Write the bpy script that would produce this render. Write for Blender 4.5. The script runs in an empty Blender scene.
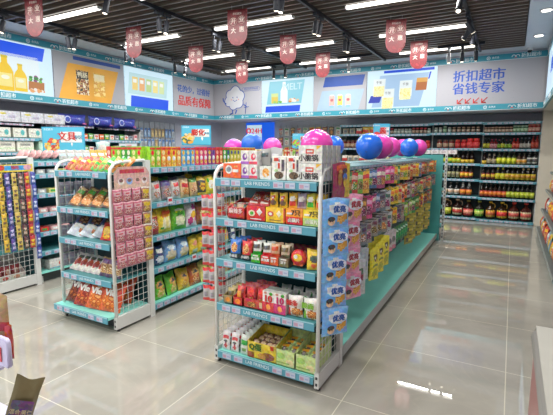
import bpy, bmesh, math, random
from math import sin, cos, pi, radians
from mathutils import Vector, Matrix

S = bpy.context.scene
COL = S.collection
random.seed(7)

# ------------------------------------------------------------------ camera
F_PX, YAW, PITCH, ROLL, EYE = 422.0, radians(-29.0), radians(7.84), radians(0.28), 1.40
cam_d = bpy.data.cameras.new('camera')
cam = bpy.data.objects.new('camera', cam_d)
COL.objects.link(cam)
cam_d.sensor_fit = 'HORIZONTAL'
cam_d.sensor_width = 36.0
cam_d.lens = 36.0 * F_PX / 553.0
cam_d.clip_start = 0.05
fw = Vector((sin(YAW) * cos(PITCH), cos(YAW) * cos(PITCH), -sin(PITCH)))
rt = Vector((cos(YAW), -sin(YAW), 0))
up = rt.cross(fw)
rt = (rt * cos(ROLL) + up * sin(ROLL)).normalized()
up = rt.cross(fw)
R3 = Matrix((rt, up, -fw)).transposed()
cam.matrix_world = Matrix.Translation((0, 0, EYE)) @ R3.to_4x4()
S.camera = cam

# ------------------------------------------------------------------ light and exposure
S.view_settings.view_transform = 'Standard'
S.view_settings.look = 'None'
S.view_settings.gamma = 1.0
S.view_settings.use_curve_mapping = False
S.view_settings.exposure = 0.0
S.cycles.use_adaptive_sampling = False
w = bpy.data.worlds.new('world')
S.world = w
w.use_nodes = True
w.node_tree.nodes['Background'].inputs[0].default_value = (0.9, 0.95, 1, 1)
w.node_tree.nodes['Background'].inputs[1].default_value = 0.3
LED_W = 29.0
LED_COL = (0.985, 0.985, 0.95)
LED_X = [-5.10, -3.20, -1.25]
LED_Y = [-1.95, -0.55, 0.85, 2.26, 3.66, 5.07, 6.52, 7.82]
SLAT_Z = 3.08
def strip_light(x, y):
    ld = bpy.data.lights.new('strip_glow', 'AREA')
    ld.shape = 'RECTANGLE'
    ld.size, ld.size_y = 1.2, 0.055
    ld.energy = LED_W
    ld.color = LED_COL
    o = bpy.data.objects.new('strip_glow', ld)
    o.location = (x, y, SLAT_Z - 0.035)
    COL.objects.link(o)
for _x in LED_X:
    for _y in LED_Y:
        strip_light(_x, _y)

# ------------------------------------------------------------------ materials
_M = {}
def hexc(h):
    h = h.lstrip('#')
    c = [int(h[i:i + 2], 16) / 255 for i in (0, 2, 4)]
    return tuple((v / 12.92 if v <= 0.04045 else ((v + 0.055) / 1.055) ** 2.4) for v in c) + (1,)
def vivid(c, s=1.22):
    g = 0.3 * c[0] + 0.6 * c[1] + 0.1 * c[2]
    return tuple(min(.95, max(0.0, g + (v - g) * s)) for v in c[:3]) + (1,)
def M(key):
    """'#rrggbb' glossy print; '#rrggbb|rough|metal'; 'n:#a,#b,#c|scale' mottled print; 'e:#rrggbb|strength' lit."""
    if key in _M:
        return _M[key]
    m = bpy.data.materials.new('mat_' + key.replace('#', '').replace('|', '_').replace(':', '_').replace(',', '_'))
    m.use_nodes = True
    nt = m.node_tree
    b = nt.nodes['Principled BSDF']
    p = key.split('|')
    if key.startswith('n:'):
        cols = p[0][2:].split(',')
        sc = float(p[1]) if len(p) > 1 else 60
        tc = nt.nodes.new('ShaderNodeTexCoord')
        n = nt.nodes.new('ShaderNodeTexNoise')
        n.inputs['Scale'].default_value = sc
        n.inputs['Detail'].default_value = 2
        r = nt.nodes.new('ShaderNodeValToRGB')
        r.color_ramp.interpolation = 'CONSTANT'
        e = r.color_ramp.elements
        k = len(cols)
        while len(e) < k:
            e.new(0.5)
        for i in range(k):
            e[i].position = 0.0 if i == 0 else 0.5 + (i - k / 2) * 0.16 / max(1, k - 1) * 1.6
            e[i].color = hexc(cols[i])
        nt.links.new(tc.outputs['Object'], n.inputs['Vector'])
        nt.links.new(n.outputs['Fac'], r.inputs[0])
        nt.links.new(r.outputs[0], b.inputs['Base Color'])
        b.inputs['Roughness'].default_value = 0.38
    elif key.startswith('e:'):
        c = hexc(p[0][2:])
        b.inputs['Base Color'].default_value = tuple(v * .15 for v in c[:3]) + (1,)
        b.inputs['Emission Color'].default_value = c
        b.inputs['Emission Strength'].default_value = float(p[1])
        b.inputs['Roughness'].default_value = 0.4
    elif len(p) == 1:
        c = vivid(hexc(p[0]))
        tc = nt.nodes.new('ShaderNodeTexCoord')
        n = nt.nodes.new('ShaderNodeTexNoise')
        n.inputs['Scale'].default_value = 42
        n.inputs['Detail'].default_value = 3
        v = nt.nodes.new('ShaderNodeTexVoronoi')
        v.inputs['Scale'].default_value = 75
        r = nt.nodes.new('ShaderNodeMapRange')
        r.inputs['From Min'].default_value = 0.3
        r.inputs['From Max'].default_value = 0.7
        r.inputs['To Min'].default_value = 0.74
        r.inputs['To Max'].default_value = 1.22
        sc_ = nt.nodes.new('ShaderNodeVectorMath')
        sc_.operation = 'SCALE'
        mx = nt.nodes.new('ShaderNodeMix')
        mx.data_type = 'RGBA'
        mx.inputs['Factor'].default_value = 0.10
        mx.inputs['A'].default_value = c
        for t_ in (n, v):
            nt.links.new(tc.outputs['Object'], t_.inputs['Vector'])
        nt.links.new(v.outputs['Color'], mx.inputs['B'])
        nt.links.new(n.outputs['Fac'], r.inputs['Value'])
        nt.links.new(mx.outputs['Result'], sc_.inputs[0])
        nt.links.new(r.outputs[0], sc_.inputs['Scale'])
        nt.links.new(sc_.outputs[0], b.inputs['Base Color'])
        b.inputs['Roughness'].default_value = 0.33
    else:
        c = hexc(p[0])
        tc = nt.nodes.new('ShaderNodeTexCoord')
        n = nt.nodes.new('ShaderNodeTexNoise')
        n.inputs['Scale'].default_value = 9
        r = nt.nodes.new('ShaderNodeMapRange')
        r.inputs['To Min'].default_value = 0.93
        r.inputs['To Max'].default_value = 1.05
        mx = nt.nodes.new('ShaderNodeVectorMath')
        mx.operation = 'SCALE'
        mx.inputs[0].default_value = c[:3]
        nt.links.new(tc.outputs['Object'], n.inputs['Vector'])
        nt.links.new(n.outputs['Fac'], r.inputs['Value'])
        nt.links.new(r.outputs[0], mx.inputs['Scale'])
        nt.links.new(mx.outputs[0], b.inputs['Base Color'])
        b.inputs['Roughness'].default_value = float(p[1]) if len(p) > 1 else 0.38
        if len(p) > 2:
            b.inputs['Metallic'].default_value = float(p[2])
    _M[key] = m
    return m
def glassmat():
    if 'glass' not in _M:
        m = bpy.data.materials.new('mat_glass')
        m.use_nodes = True
        b = m.node_tree.nodes['Principled BSDF']
        b.inputs['Base Color'].default_value = (0.75, 0.85, 0.85, 1)
        b.inputs['Transmission Weight'].default_value = 1.0
        b.inputs['Roughness'].default_value = 0.03
        b.inputs['IOR'].default_value = 1.05
        _M['glass'] = m
    return _M['glass']
def special(name, build):
    m = bpy.data.materials.new(name)
    m.use_nodes = True
    build(m.node_tree, m.node_tree.nodes['Principled BSDF'])
    _M[name] = m
    return m

def _floor(nt, b):
    L = nt.links.new
    tc = nt.nodes.new('ShaderNodeTexCoord')
    mp = nt.nodes.new('ShaderNodeMapping')
    mp.inputs['Location'].default_value = (-0.059, -1.305 + 0.805 * 0, 0)
    br = nt.nodes.new('ShaderNodeTexBrick')
    br.offset = 0.0
    br.squash = 1.0
    br.inputs['Scale'].default_value = 1.0
    br.inputs['Brick Width'].default_value = 0.803
    br.inputs['Row Height'].default_value = 0.805
    br.inputs['Mortar Size'].default_value = 0.0026
    br.inputs['Mortar Smooth'].default_value = 0.0
    L(tc.outputs['Object'], mp.inputs['Vector'])
    L(mp.outputs[0], br.inputs['Vector'])
    n1 = nt.nodes.new('ShaderNodeTexNoise')
    n1.inputs['Scale'].default_value = 0.9
    n1.inputs['Detail'].default_value = 5
    n1.inputs['Distortion'].default_value = 1.6
    L(tc.outputs['Object'], n1.inputs['Vector'])
    r1 = nt.nodes.new('ShaderNodeValToRGB')
    e = r1.color_ramp.elements
    e[0].position, e[0].color = 0.30, hexc('#98938A')
    e[1].position, e[1].color = 0.72, hexc('#B1ACA1')
    L(n1.outputs['Fac'], r1.inputs[0])
    n2 = nt.nodes.new('ShaderNodeTexNoise')
    n2.inputs['Scale'].default_value = 1.5
    n2.inputs['Detail'].default_value = 6
    n2.inputs['Distortion'].default_value = 2.5
    L(tc.outputs['Object'], n2.inputs['Vector'])
    r2 = nt.nodes.new('ShaderNodeValToRGB')
    e = r2.color_ramp.elements
    e[0].position, e[0].color = 0.46, (0, 0, 0, 1)
    e[1].position, e[1].color = 0.50, (0.10, 0.10, 0.10, 1)
    x = r2.color_ramp.elements.new(0.54)
    x.color = (0, 0, 0, 1)
    L(n2.outputs['Fac'], r2.inputs[0])
    mx = nt.nodes.new('ShaderNodeMix')
    mx.data_type = 'RGBA'
    L(r2.outputs[0], mx.inputs['Factor'])
    L(r1.outputs[0], mx.inputs['A'])
    mx.inputs['B'].default_value = hexc('#C3BBA8')
    mg = nt.nodes.new('ShaderNodeMix')
    mg.data_type = 'RGBA'
    L(br.outputs['Fac'], mg.inputs['Factor'])
    L(mx.outputs['Result'], mg.inputs['A'])
    mg.inputs['B'].default_value = hexc('#CFC8B4')
    L(mg.outputs['Result'], b.inputs['Base Color'])
    b.inputs['Roughness'].default_value = 0.012
    b.inputs['IOR'].default_value = 1.6
    b.inputs['Specular IOR Level'].default_value = 0.95
special('floor_tile', _floor)

def _pattern(base, dot):
    def f(nt, b):
        tc = nt.nodes.new('ShaderNodeTexCoord')
        v = nt.nodes.new('ShaderNodeTexVoronoi')
        v.inputs['Scale'].default_value = 9.5
        v.inputs['Randomness'].default_value = 0.12
        r = nt.nodes.new('ShaderNodeValToRGB')
        r.color_ramp.interpolation = 'EASE'
        e = r.color_ramp.elements
        e[0].position, e[0].color = 0.14, hexc(dot)
        e[1].position, e[1].color = 0.26, hexc(base)
        nt.links.new(tc.outputs['Object'], v.inputs['Vector'])
        nt.links.new(v.outputs['Distance'], r.inputs[0])
        nt.links.new(r.outputs[0], b.inputs['Base Color'])
        b.inputs['Roughness'].default_value = 0.5
    return f
special('sign_paper', _pattern('#A9A7AE', '#93939D'))
def _lit(nt, b):
    _pattern('#D3F1FF', '#A9D9F0')(nt, b)
    r = [n for n in nt.nodes if n.bl_idname == 'ShaderNodeValToRGB'][0]
    for l in list(b.inputs['Base Color'].links):
        nt.links.remove(l)
    b.inputs['Base Color'].default_value = (0.12, 0.13, 0.14, 1)
    nt.links.new(r.outputs[0], b.inputs['Emission Color'])
    b.inputs['Emission Strength'].default_value = 0.85
special('sign_lit', _lit)
def mat(k):
    if isinstance(k, bpy.types.Material):
        return k
    return _M[k] if k in _M else M(k)

# ------------------------------------------------------------------ mesh building
class MB:
    def __init__(s):
        s.v, s.f, s.mi, s.sm, s.mats = [], [], [], [], []
    def m(s, k):
        k = mat(k)
        if k not in s.mats:
            s.mats.append(k)
        return s.mats.index(k)
    def face(s, idx, k, smooth=False):
        s.f.append(idx); s.mi.append(s.m(k)); s.sm.append(smooth)
    def poly(s, pts, k):
        n = len(s.v)
        s.v += [tuple(p) for p in pts]
        s.face(list(range(n, n + len(pts))), k)
    def box(s, x0, x1, y0, y1, z0, z1, k, front=None, top=None):
        n = len(s.v)
        s.v += [(x0, y0, z0), (x1, y0, z0), (x1, y1, z0), (x0, y1, z0), (x0, y0, z1), (x1, y0, z1), (x1, y1, z1), (x0, y1, z1)]
        for q, kk in (((0, 3, 2, 1), k), ((4, 5, 6, 7), top or k), ((0, 1, 5, 4), front or k), ((1, 2, 6, 5), k), ((2, 3, 7, 6), k), ((3, 0, 4, 7), k)):
            s.face([n + i for i in q], kk)
    def cbox(s, c, d, k, **a):
        s.box(c[0] - d[0] / 2, c[0] + d[0] / 2, c[1] - d[1] / 2, c[1] + d[1] / 2, c[2] - d[2] / 2, c[2] + d[2] / 2, k, **a)
    def lathe(s, prof, k, seg=12, c=(0, 0, 0), ks=None, smooth=True):
        """prof: list of (r, z); ks optional material per band."""
        n = len(s.v)
        for r, z in prof:
            for i in range(seg):
                a = 2 * pi * i / seg
                s.v.append((c[0] + r * cos(a), c[1] + r * sin(a), c[2] + z))
        for j in range(len(prof) - 1):
            kk = ks[j] if ks else k
            for i in range(seg):
                a, b_ = n + j * seg + i, n + j * seg + (i + 1) % seg
                s.face([a, b_, b_ + seg, a + seg], kk, smooth)
        s.face([n + i for i in reversed(range(seg))], ks[0] if ks else k)
        s.face([n + (len(prof) - 1) * seg + i for i in range(seg)], ks[-1] if ks else k)
    def tube(s, pts, r, k, seg=8):
        pts = [Vector(p) for p in pts]
        n = len(s.v)
        prev = None
        for i, p in enumerate(pts):
            t = (pts[min(i + 1, len(pts) - 1)] - pts[max(i - 1, 0)]).normalized()
            if prev is None:
                a = Vector((0, 0, 1)) if abs(t.z) < 0.9 else Vector((1, 0, 0))
                u = t.cross(a).normalized()
            else:
                u = (prev - t * prev.dot(t)).normalized()
            prev = u
            w_ = t.cross(u)
            for j in range(seg):
                an = 2 * pi * j / seg
                s.v.append(tuple(p + (u * cos(an) + w_ * sin(an)) * r))
        for i in range(len(pts) - 1):
            for j in range(seg):
                a, b_ = n + i * seg + j, n + i * seg + (j + 1) % seg
                s.face([a, b_, b_ + seg, a + seg], k, True)
        s.face([n + j for j in reversed(range(seg))], k)
        s.face([n + (len(pts) - 1) * seg + j for j in range(seg)], k)
    def add(s, other, mtx=None):
        n = len(s.v)
        for p in other.v:
            s.v.append(tuple(mtx @ Vector(p)) if mtx is not None else p)
        for f_, mi, sm in zip(other.f, other.mi, other.sm):
            s.face([i + n for i in f_], other.mats[mi], sm)
        return s
    def mesh(s, name):
        me = bpy.data.meshes.new(name)
        me.from_pydata(s.v, [], s.f)
        for m_ in s.mats:
            me.materials.append(m_)
        me.polygons.foreach_set('material_index', s.mi)
        me.polygons.foreach_set('use_smooth', s.sm)
        me.update()
        return me
def obj(name, mb, parent=None, loc=(0, 0, 0), rz=0, link=True, rx=0, ry=0):
    o = bpy.data.objects.new(name, mb.mesh(name) if isinstance(mb, MB) else mb)
    o.location = loc
    o.rotation_euler = (rx, ry, rz)
    if parent:
        o.parent = parent
    if link:
        COL.objects.link(o)
    return o
LABELS = {}
def tag(o, label, cat, group=None, kind=None):
    label = label.replace('  ', ' ').strip()
    n = len(label.split())
    if n > 16 or n < 4:
        print('LABEL LENGTH', n, label)
    if label in LABELS:
        print('LABEL TWICE', label)
    LABELS[label] = 1
    o['label'] = label
    o['category'] = cat
    if group:
        o['group'] = group
    if kind:
        o['kind'] = kind
    return o
def empty(name, loc=(0, 0, 0), rz=0, link=True):
    o = bpy.data.objects.new(name, None)
    o.location = loc
    o.rotation_euler = (0, 0, rz)
    o.empty_display_size = 0.1
    if link:
        COL.objects.link(o)
    return o
def struct(name, mb):
    o = obj(name, mb)
    o['kind'] = 'structure'
    return o
class Proto:
    """one kind of product: root mesh and its parts, copied for every single item"""
    def __init__(s, name, cat, mb, parts=(), w=0.1, d=0.05, h=0.1, desc=''):
        s.root = obj(name, mb, link=False)
        s.parts = []
        for nm, pm in parts:
            s.parts.append(obj(nm, pm, link=False))
        s.cat, s.w, s.d, s.h, s.desc, s.name = cat, w, d, h, desc, name
    def put(s, loc, rz=0, label=None, group=None, rx=0, ry=0, sc=1.0, keep=None):
        r = s.root.copy()
        r.location = loc
        r.rotation_euler = (rx, ry, rz)
        r.scale = (sc, sc, sc)
        COL.objects.link(r)
        for pt in s.parts:
            c = pt.copy()
            c.parent = r
            COL.objects.link(c)
        tag(r, label, s.cat, group)
        return r
ORD = ('first second third fourth fifth sixth seventh eighth ninth tenth eleventh twelfth thirteenth fourteenth fifteenth sixteenth '
       'seventeenth eighteenth nineteenth twentieth').split()
TENS = ['', '', 'twenty', 'thirty', 'forty', 'fifty']
def ordw(i):
    if i < 20:
        return ORD[i]
    t, u_ = divmod(i + 1, 10)
    return TENS[t] + ('ieth' if u_ == 0 else '-' + ORD[u_ - 1]) if u_ else TENS[t][:-1] + 'ieth'
def lab_list(descs, anchor, where):
    """one label per item: an ordinal only among look-alikes of the row, counted from the anchor"""
    out, cnt = [], {}
    for d in descs:
        i = cnt.get(d, 0)
        cnt[d] = i + 1
        out.append((d, i))
    return [f'{ordw(i)} {d} from {anchor}, {where}' if cnt[d] > 1 else f'{d} {where}' for d, i in out]
def place_row(protos, starts, rz, anchor, where, group, jitter=0.0, **kw):
    labs = lab_list([p.desc for p in protos], anchor, where)
    for p, loc, lb in zip(protos, starts, labs):
        p.put(loc, rz + random.uniform(-jitter, jitter), lb, group, **kw)

# text, turned into mesh once per string
_T = {}
def text_mb(string, size, k, depth=0.0006, bold=0.0):
    """lettering standing in the XZ plane, facing -Y, centred"""
    key = (string, round(size, 4), depth, bold)
    if key not in _T:
        cu = bpy.data.curves.new('lettering', 'FONT')
        cu.body = string
        cu.size = size
        cu.extrude = depth
        cu.resolution_u = 2
        cu.align_x = 'CENTER'
        cu.align_y = 'CENTER'
        o = bpy.data.objects.new('lettering', cu)
        me = bpy.data.meshes.new_from_object(o)
        vs = [(v.co.x, -v.co.z, v.co.y) for v in me.vertices]
        fs = [list(p.vertices) for p in me.polygons]
        bpy.data.objects.remove(o)
        bpy.data.curves.remove(cu)
        bpy.data.meshes.remove(me)
        if bold:
            n0, v0, f0 = len(vs), list(vs), list(fs)
            for dx, dz in ((bold, 0), (-bold, 0), (0, bold * .6)):
                k0 = len(vs)
                vs += [(a + dx, b_ - .0004 * len(fs) / max(1, len(f0)), c_ + dz) for a, b_, c_ in v0]
                fs += [[i + k0 for i in f_] for f_ in f0]
        _T[key] = (vs, fs)
    vs, fs = _T[key]
    mb = MB()
    mb.v = list(vs)
    for f_ in fs:
        mb.face(f_, k)
    return mb
def T(x, y, z, rz=0, rx=0, ry=0):
    return Matrix.Translation((x, y, z)) @ Matrix.Rotation(rz, 4, 'Z') @ Matrix.Rotation(ry, 4, 'Y') @ Matrix.Rotation(rx, 4, 'X')
def disc(mb, cx, cz, rx, rz, y, k, n=16):
    mb.poly([(cx + rx * cos(2 * pi * i / n), y, cz + rz * sin(2 * pi * i / n)) for i in range(n)], k)
def rect(mb, x0, x1, z0, z1, y, k, sk=0.0):
    mb.poly([(x0, y, z0), (x1, y, z0), (x1 + sk, y, z1), (x0 + sk, y, z1)], k)
# ------------------------------------------------------------------ the room
X0, X1, Y0, Y1 = -7.1, 1.0, -3.0, 9.65
WALL, WHITE, GREY = '#B4B4BF|0.6', '#D2D2D0|0.45', '#BBBBC6|0.5'
TEALD, TEAL, TURQ, BAND = '#124249|0.45', '#5FB3B3|0.4', '#8FE3D6|0.35', '#3592A6|0.4'
def slab(name, x0, x1, y0, y1, z0, z1, k):
    b = MB(); b.box(x0, x1, y0, y1, z0, z1, k)
    return struct(name, b)
slab('floor', X0 - .1, X1 + .1, Y0 - .1, Y1 + .1, -0.1, 0.0, 'floor_tile')
slab('wall_left', X0 - .1, X0, Y0, Y1, 0, 3.5, WALL)
slab('wall_right', X1, X1 + .1, Y0, Y1, 0, 3.5, WALL)
slab('wall_back', X0 - .1, X1 + .1, Y1, Y1 + .1, 0, 3.5, WALL)
slab('wall_front', X0 - .1, X1 + .1, Y0 - .1, Y0, 0, 3.5, WALL)
b = MB(); b.box(X0 - .1, X1 + .1, Y0 - .1, Y1 + .1, 3.42, 3.5, '#1F1B1A|0.8')
struct('ceiling', b)
# bulkheads over the shelving, carrying the sign fascia
BX, BY, BR = -6.56, 8.61, 0.425
slab('trim_1', X0, BX, Y0, Y1, 2.12, 3.10, GREY)
slab('trim_2', BX, BR, BY, Y1, 2.12, 3.10, GREY)
slab('trim_3', BR, X1, Y0, Y1, 2.12, 3.10, '#CFC9BE|0.5')
# plain white ceiling border around the slatted field
SX0, SX1, SY1 = -6.08, 0.045, 8.30
b = MB()
b.box(X0, SX0, Y0, Y1, 3.10, 3.13, '#C9CDD8|0.5')
b.box(SX1, X1, Y0, Y1, 3.10, 3.13, '#C9CDD8|0.5')
b.box(SX0, SX1, SY1, Y1, 3.10, 3.13, '#C9CDD8|0.5')
b.box(SX0 - .01, SX0, Y0, SY1, 3.10, 3.42, '#C9CDD8|0.5')
b.box(SX1, SX1 + .01, Y0, SY1, 3.10, 3.42, '#C9CDD8|0.5')
b.box(SX0, SX1, SY1, SY1 + .01, 3.10, 3.42, '#C9CDD8|0.5')
struct('trim_4', b)
b = MB()
y = Y0 + 0.05
while y < SY1 - 0.03:
    b.box(SX0, SX1, y - 0.016, y + 0.016, 3.10, 3.19, '#70635B|0.32')
    y += 0.142
b.box(SX0, SX1, Y0, SY1, 3.24, 3.25, '#2C2623|0.7')
struct('ceiling_slats', b)
b = MB(); b.box(0.44, 0.47, 9.22, Y1, 0, 2.12, '#D9D0BE|0.5'); b.box(0.47, X1, 9.22, 9.26, 0, 2.12, '#D9D0BE|0.5')
struct('column', b)

# ---- sign fascia bands with the repeating shop mark
def band(name, length, flip=False):
    mb = MB()
    mb.box(0, length, -0.03, 0, -0.052, 0.052, BAND)
    mb.box(0, length, -0.034, -0.03, -0.052, -0.045, '#D5DDE0|0.4')
    x, i = 0.22, 0
    while x < length - 0.25:
        if i % 2 == 0:
            for dx in (-0.03, 0.03):
                mb.tube([(x + dx - 0.028, -0.033, -0.012), (x + dx - 0.02, -0.033, 0.013), (x + dx, -0.033, 0.022), (x + dx + 0.02, -0.033, 0.013), (x + dx + 0.028, -0.033, -0.012)], 0.006, '#E9F1F4|0.5', 5)
            rect(mb, x - 0.02, x + 0.02, -0.026, -0.014, -0.0335, '#D8473F|0.5')
            mb.add(text_mb('折扣超市', 0.075, '#F0F5F7|0.5', 0.0008, 0.0008), T(x + 0.23, -0.0322, 0))
            x += 0.62
        else:
            disc(mb, x, 0, 0.03, 0.03, -0.0315, '#E9F1F4|0.5')
            disc(mb, x, 0, 0.022, 0.022, -0.0322, BAND)
            mb.add(text_mb('省', 0.032, '#E9F1F4|0.5', 0.0006), T(x, -0.033, 0))
            mb.add(text_mb('会员店', 0.038, '#E9F1F4|0.5', 0.0006), T(x + 0.11, -0.0322, 0))
            x += 0.42
        i += 1
    return mb
E_ = radians(90)
def band_pair(length, loc, rz, which):
    for z, w_ in ((2.165, 'lower'), (3.01, 'upper')):
        o = obj('fascia_band', band('fascia_band', length), None, (loc[0], loc[1], z), rz)
        tag(o, f'teal strip with repeated white shop mark, {w_} edge of {which} sign wall', 'sign', 'teal fascia bands')
band_pair(8.61 + 1.0, (BX, -1.0, 0), E_, 'the long')           # faces +X: x axis runs +Y
band_pair(BR - BX - 0.06, (BX + 0.03, BY, 0), 0, 'the rear')
band_pair(8.5, (BR, 8.55, 0), -E_, 'the aisle-side')
ZL, ZH = 2.217, 2.958
def panel_sign(lit, width):
    fr = MB()
    fr.box(0, width, -0.022, 0, ZL, ZH, 'sign_lit' if lit else 'sign_paper')
    return fr
def sign(name, width, lit, loc, rz, label, art, cat='sign'):
    o = obj(name, panel_sign(lit, width), None, loc, rz)
    tag(o, label, cat)
    for nm, mb in art:
        obj(nm, mb, o)
    return o
Q = -0.0235
def blue_bar(x0, x1, z0, z1, sk, e):
    mb = MB(); rect(mb, x0, x1, z0, z1, Q, 'e:#1450E0|%s' % e if e else '#2C4FA0|0.5', sk); return ('colour_block', mb)
def lettering(t, size, x, z, col, rz=0, bold=0.004):
    mb = MB(); mb.add(text_mb(t, size, col, 0.001, bold), T(x, Q, z)); return ('lettering', mb)
# long wall (faces +X); local x = Y
def oil_art(x, z0, h, k1, k2, e):
    mb = MB(); w_ = h * 0.24
    pts = [(-w_, 0), (w_, 0), (w_, .55 * h), (w_ * .75, .68 * h), (w_ * .35, .8 * h), (w_ * .35, .93 * h), (-w_ * .35, .93 * h), (-w_ * .35, .8 * h), (-w_ * .75, .68 * h), (-w_, .55 * h)]
    mb.poly([(x + a, Q - .001, z0 + c) for a, c in pts], k1)
    rect(mb, x - w_ * .4, x + w_ * .4, z0 + .93 * h, z0 + h, Q - .001, 'e:#D8C030|0.8')
    rect(mb, x - w_ * .8, x + w_ * .8, z0 + .12 * h, z0 + .5 * h, Q - .002, k2)
    disc(mb, x, z0 + .38 * h, w_ * .5, h * .06, Q - .003, 'e:#F4F4E0|0.8')
    return ('bottle_picture', mb)
rnd = random.Random(3)
def blob_art(cx, cz, rx, rz_, cols, n, y=Q - .002, r=(0.015, 0.035), nm='food_picture'):
    mb = MB()
    for i in range(n):
        a, q = rnd.uniform(0, 2 * pi), math.sqrt(rnd.random())
        rr = rnd.uniform(*r)
        disc(mb, cx + rx * q * cos(a), cz + rz_ * q * sin(a), rr, rr * .8, y - .00002 * i, rnd.choice(cols), 9)
    return (nm, mb)
art = [('picture_ground', MB())]
rect(art[0][1], .16, 1.16, ZL + .03, ZH - .18, Q, 'e:#E6F4F8|0.8', -.03)
art += [blue_bar(.0, 1.20, ZH - .22, ZH - .02, .05, 0.95), oil_art(.62, ZL + .02, .5, 'e:#F2C81E|0.8', 'e:#F5E48A|0.8', 1), oil_art(.84, ZL + .03, .4, 'e:#F2CB22|0.8', 'e:#F3E7A0|0.8', 1),
        oil_art(.36, ZL + .0, .54, 'e:#F2C81E|0.8', 'e:#F5E48A|0.8', 1)]
mb = MB(); rect(mb, .95, 1.20, ZL + .07, ZL + .20, Q - .001, 'e:#B9763B|0.8', .01); art.append(('basket_picture', mb))
art.append(blob_art(1.08, ZL + .24, .11, .04, ['e:#3E9A3C|0.8', 'e:#6BBE4B|0.8', 'e:#8A3B7B|0.8', 'e:#2F7F39|0.8'], 22))
art.append(blob_art(1.08, ZL + .07, .12, .02, ['e:#F1E9E2|0.8', 'e:#E8A66A|0.8'], 14))
sign('lightbox_sign', 1.36, True, (BX, 3.01, 0), E_, 'lit sign picturing yellow oil bottles and a basket of vegetables', art)
art = [blue_bar(.36, 1.34, ZH - .085, ZH - .025, .0, 0)]
mb = MB(); rect(mb, .06, 1.09, ZL + .0, ZH - .15, Q, '#EBA838|0.5', .20); art.append(('picture_ground', mb))
for x in (.52, .86):
    mb = MB(); rect(mb, x - .12, x + .12, ZL + .1, ZL + .5, Q - .001, 'n:#3A3230,#D8B070,#8A4A2C,#E8DCC0|14' if x < .7 else 'n:#E0B440,#D89A38,#F0D080|14'); 
    rect(mb, x - .11, x + .11, ZL + .36, ZL + .48, Q - .002, '#3A3230|0.5' if x < .7 else '#EED9A0|0.5')
    mb.add(text_mb('鸭肠', .1, '#F2E6C8|0.5', .0005, .002), T(x, Q - .003, ZL + .42)); art.append(('pouch_picture', mb))
sign('printed_sign', 1.41, False, (BX, 4.39, 0), E_, 'unlit grey sign with an orange picture of two snack pouches', art)
art = [blue_bar(.12, 1.14, ZL + .0, ZL + .21, .02, 0.95)]
mb = MB(); rect(mb, .06, 1.10, ZL + .24, ZH - .1, Q, 'e:#BFE3E8|0.8', .05); art.append(('picture_ground', mb))
for i, c in enumerate(['#F2D27A', '#F0B070', '#BFD98A', '#F3E08A', '#D8E8A8']):
    mb = MB(); x = .24 + i * .18; rect(mb, x - .07, x + .07, ZL + .32, ZL + .57, Q - .001, 'e:%s|0.8' % c, .01); rect(mb, x - .045, x + .045, ZL + .46, ZL + .53, Q - .002, 'e:#F8F8F0|0.8'); art.append(('pack_picture', mb))
sign('lightbox_sign', 1.30, True, (BX, 5.83, 0), E_, 'lit sign picturing a row of pastel drink packs above a blue block', art)
sign('printed_sign', 1.42, False, (BX, 7.15, 0), E_, 'grey sign with blue and red slogan lettering beside the room corner',
     [lettering('花的少，过得好', .165, .70, ZH - .24, '#2C5FB8|0.5'), lettering('品质有保障', .235, .72, ZL + .24, '#CF2F2B|0.5', bold=.007)])
# rear wall
def cloud():
    mb = MB(); k = '#2C4FA8|0.5'; pts = []
    bumps = [(-.17, -.06, .12), (-.13, .09, .12), (.02, .17, .13), (.16, .06, .12), (.12, -.10, .12), (-.04, -.14, .12)]
    cx, cz = .62, ZL + .38
    for i, (bx, bz, r) in enumerate(bumps):
        a0 = math.atan2(bz, bx)
        for j in range(-4, 5):
            a = a0 - j * .27
            pts.append((cx + bx + r * cos(a), Q - .002, cz + bz + r * sin(a)))
    pts.append(pts[0])
    mb.poly([p for p in pts[:-1]], '#CFCFD4|0.5')
    mb.tube(pts, .009, k, 5)
    for sx in (-.05, .07):
        disc(mb, cx + sx, cz + .03, .014, .018, Q - .004, k)
    mb.tube([(cx - .05, Q - .003, cz - .03), (cx + .01, Q - .003, cz - .065), (cx + .07, Q - .003, cz - .03)], .007, k, 5)
    for sx in (-.09, .11):
        disc(mb, cx + sx, cz - .02, .02, .012, Q - .0035, '#E08A80|0.5')
    mb.tube([(cx - .24, Q - .003, cz - .12), (cx - .33, Q - .003, cz - .04), (cx - .34, Q - .003, cz + .03)], .013, k, 5)
    mb.tube([(cx + .24, Q - .003, cz - .13), (cx + .34, Q - .003, cz - .20)], .013, k, 5)
    mb.tube([(cx - .06, Q - .003, cz - .26), (cx - .06, Q - .003, cz - .34), (cx - .14, Q - .003, cz - .36)], .016, k, 5)
    mb.tube([(cx + .06, Q - .003, cz - .26), (cx + .02, Q - .003, cz - .35)], .016, k, 5)
    mb.tube([(cx + .30, Q - .003, cz - .36), (cx + .33, Q - .003, cz - .1)], .008, k, 5)
    mb.tube([(cx + .26, Q - .003, cz - .22), (cx + .40, Q - .003, cz - .2)], .008, k, 5)
    return ('cloud_drawing', mb)
mb = MB(); mb.tube([(.86, Q, ZH - .2), (1.3, Q, ZH - .2), (1.33, Q, ZH - .16), (1.3, Q, ZH - .12), (.86, Q, ZH - .12), (.83, Q, ZH - .16), (.86, Q, ZH - .2)], .004, '#2C4FA8|0.5', 5)
mb.add(text_mb('便宜有好货省钱', .055, '#2C4FA8|0.5', .0005), T(1.08, Q, ZH - .16))
sign('printed_sign', 1.38, False, (BX + .02, BY, 0), 0, 'grey sign with a smiling blue line-drawn cloud holding a tool', [cloud(), ('speech_box', mb)])
art = [blue_bar(.10, .98, ZL + .02, ZL + .16, .02, .95)]
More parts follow.
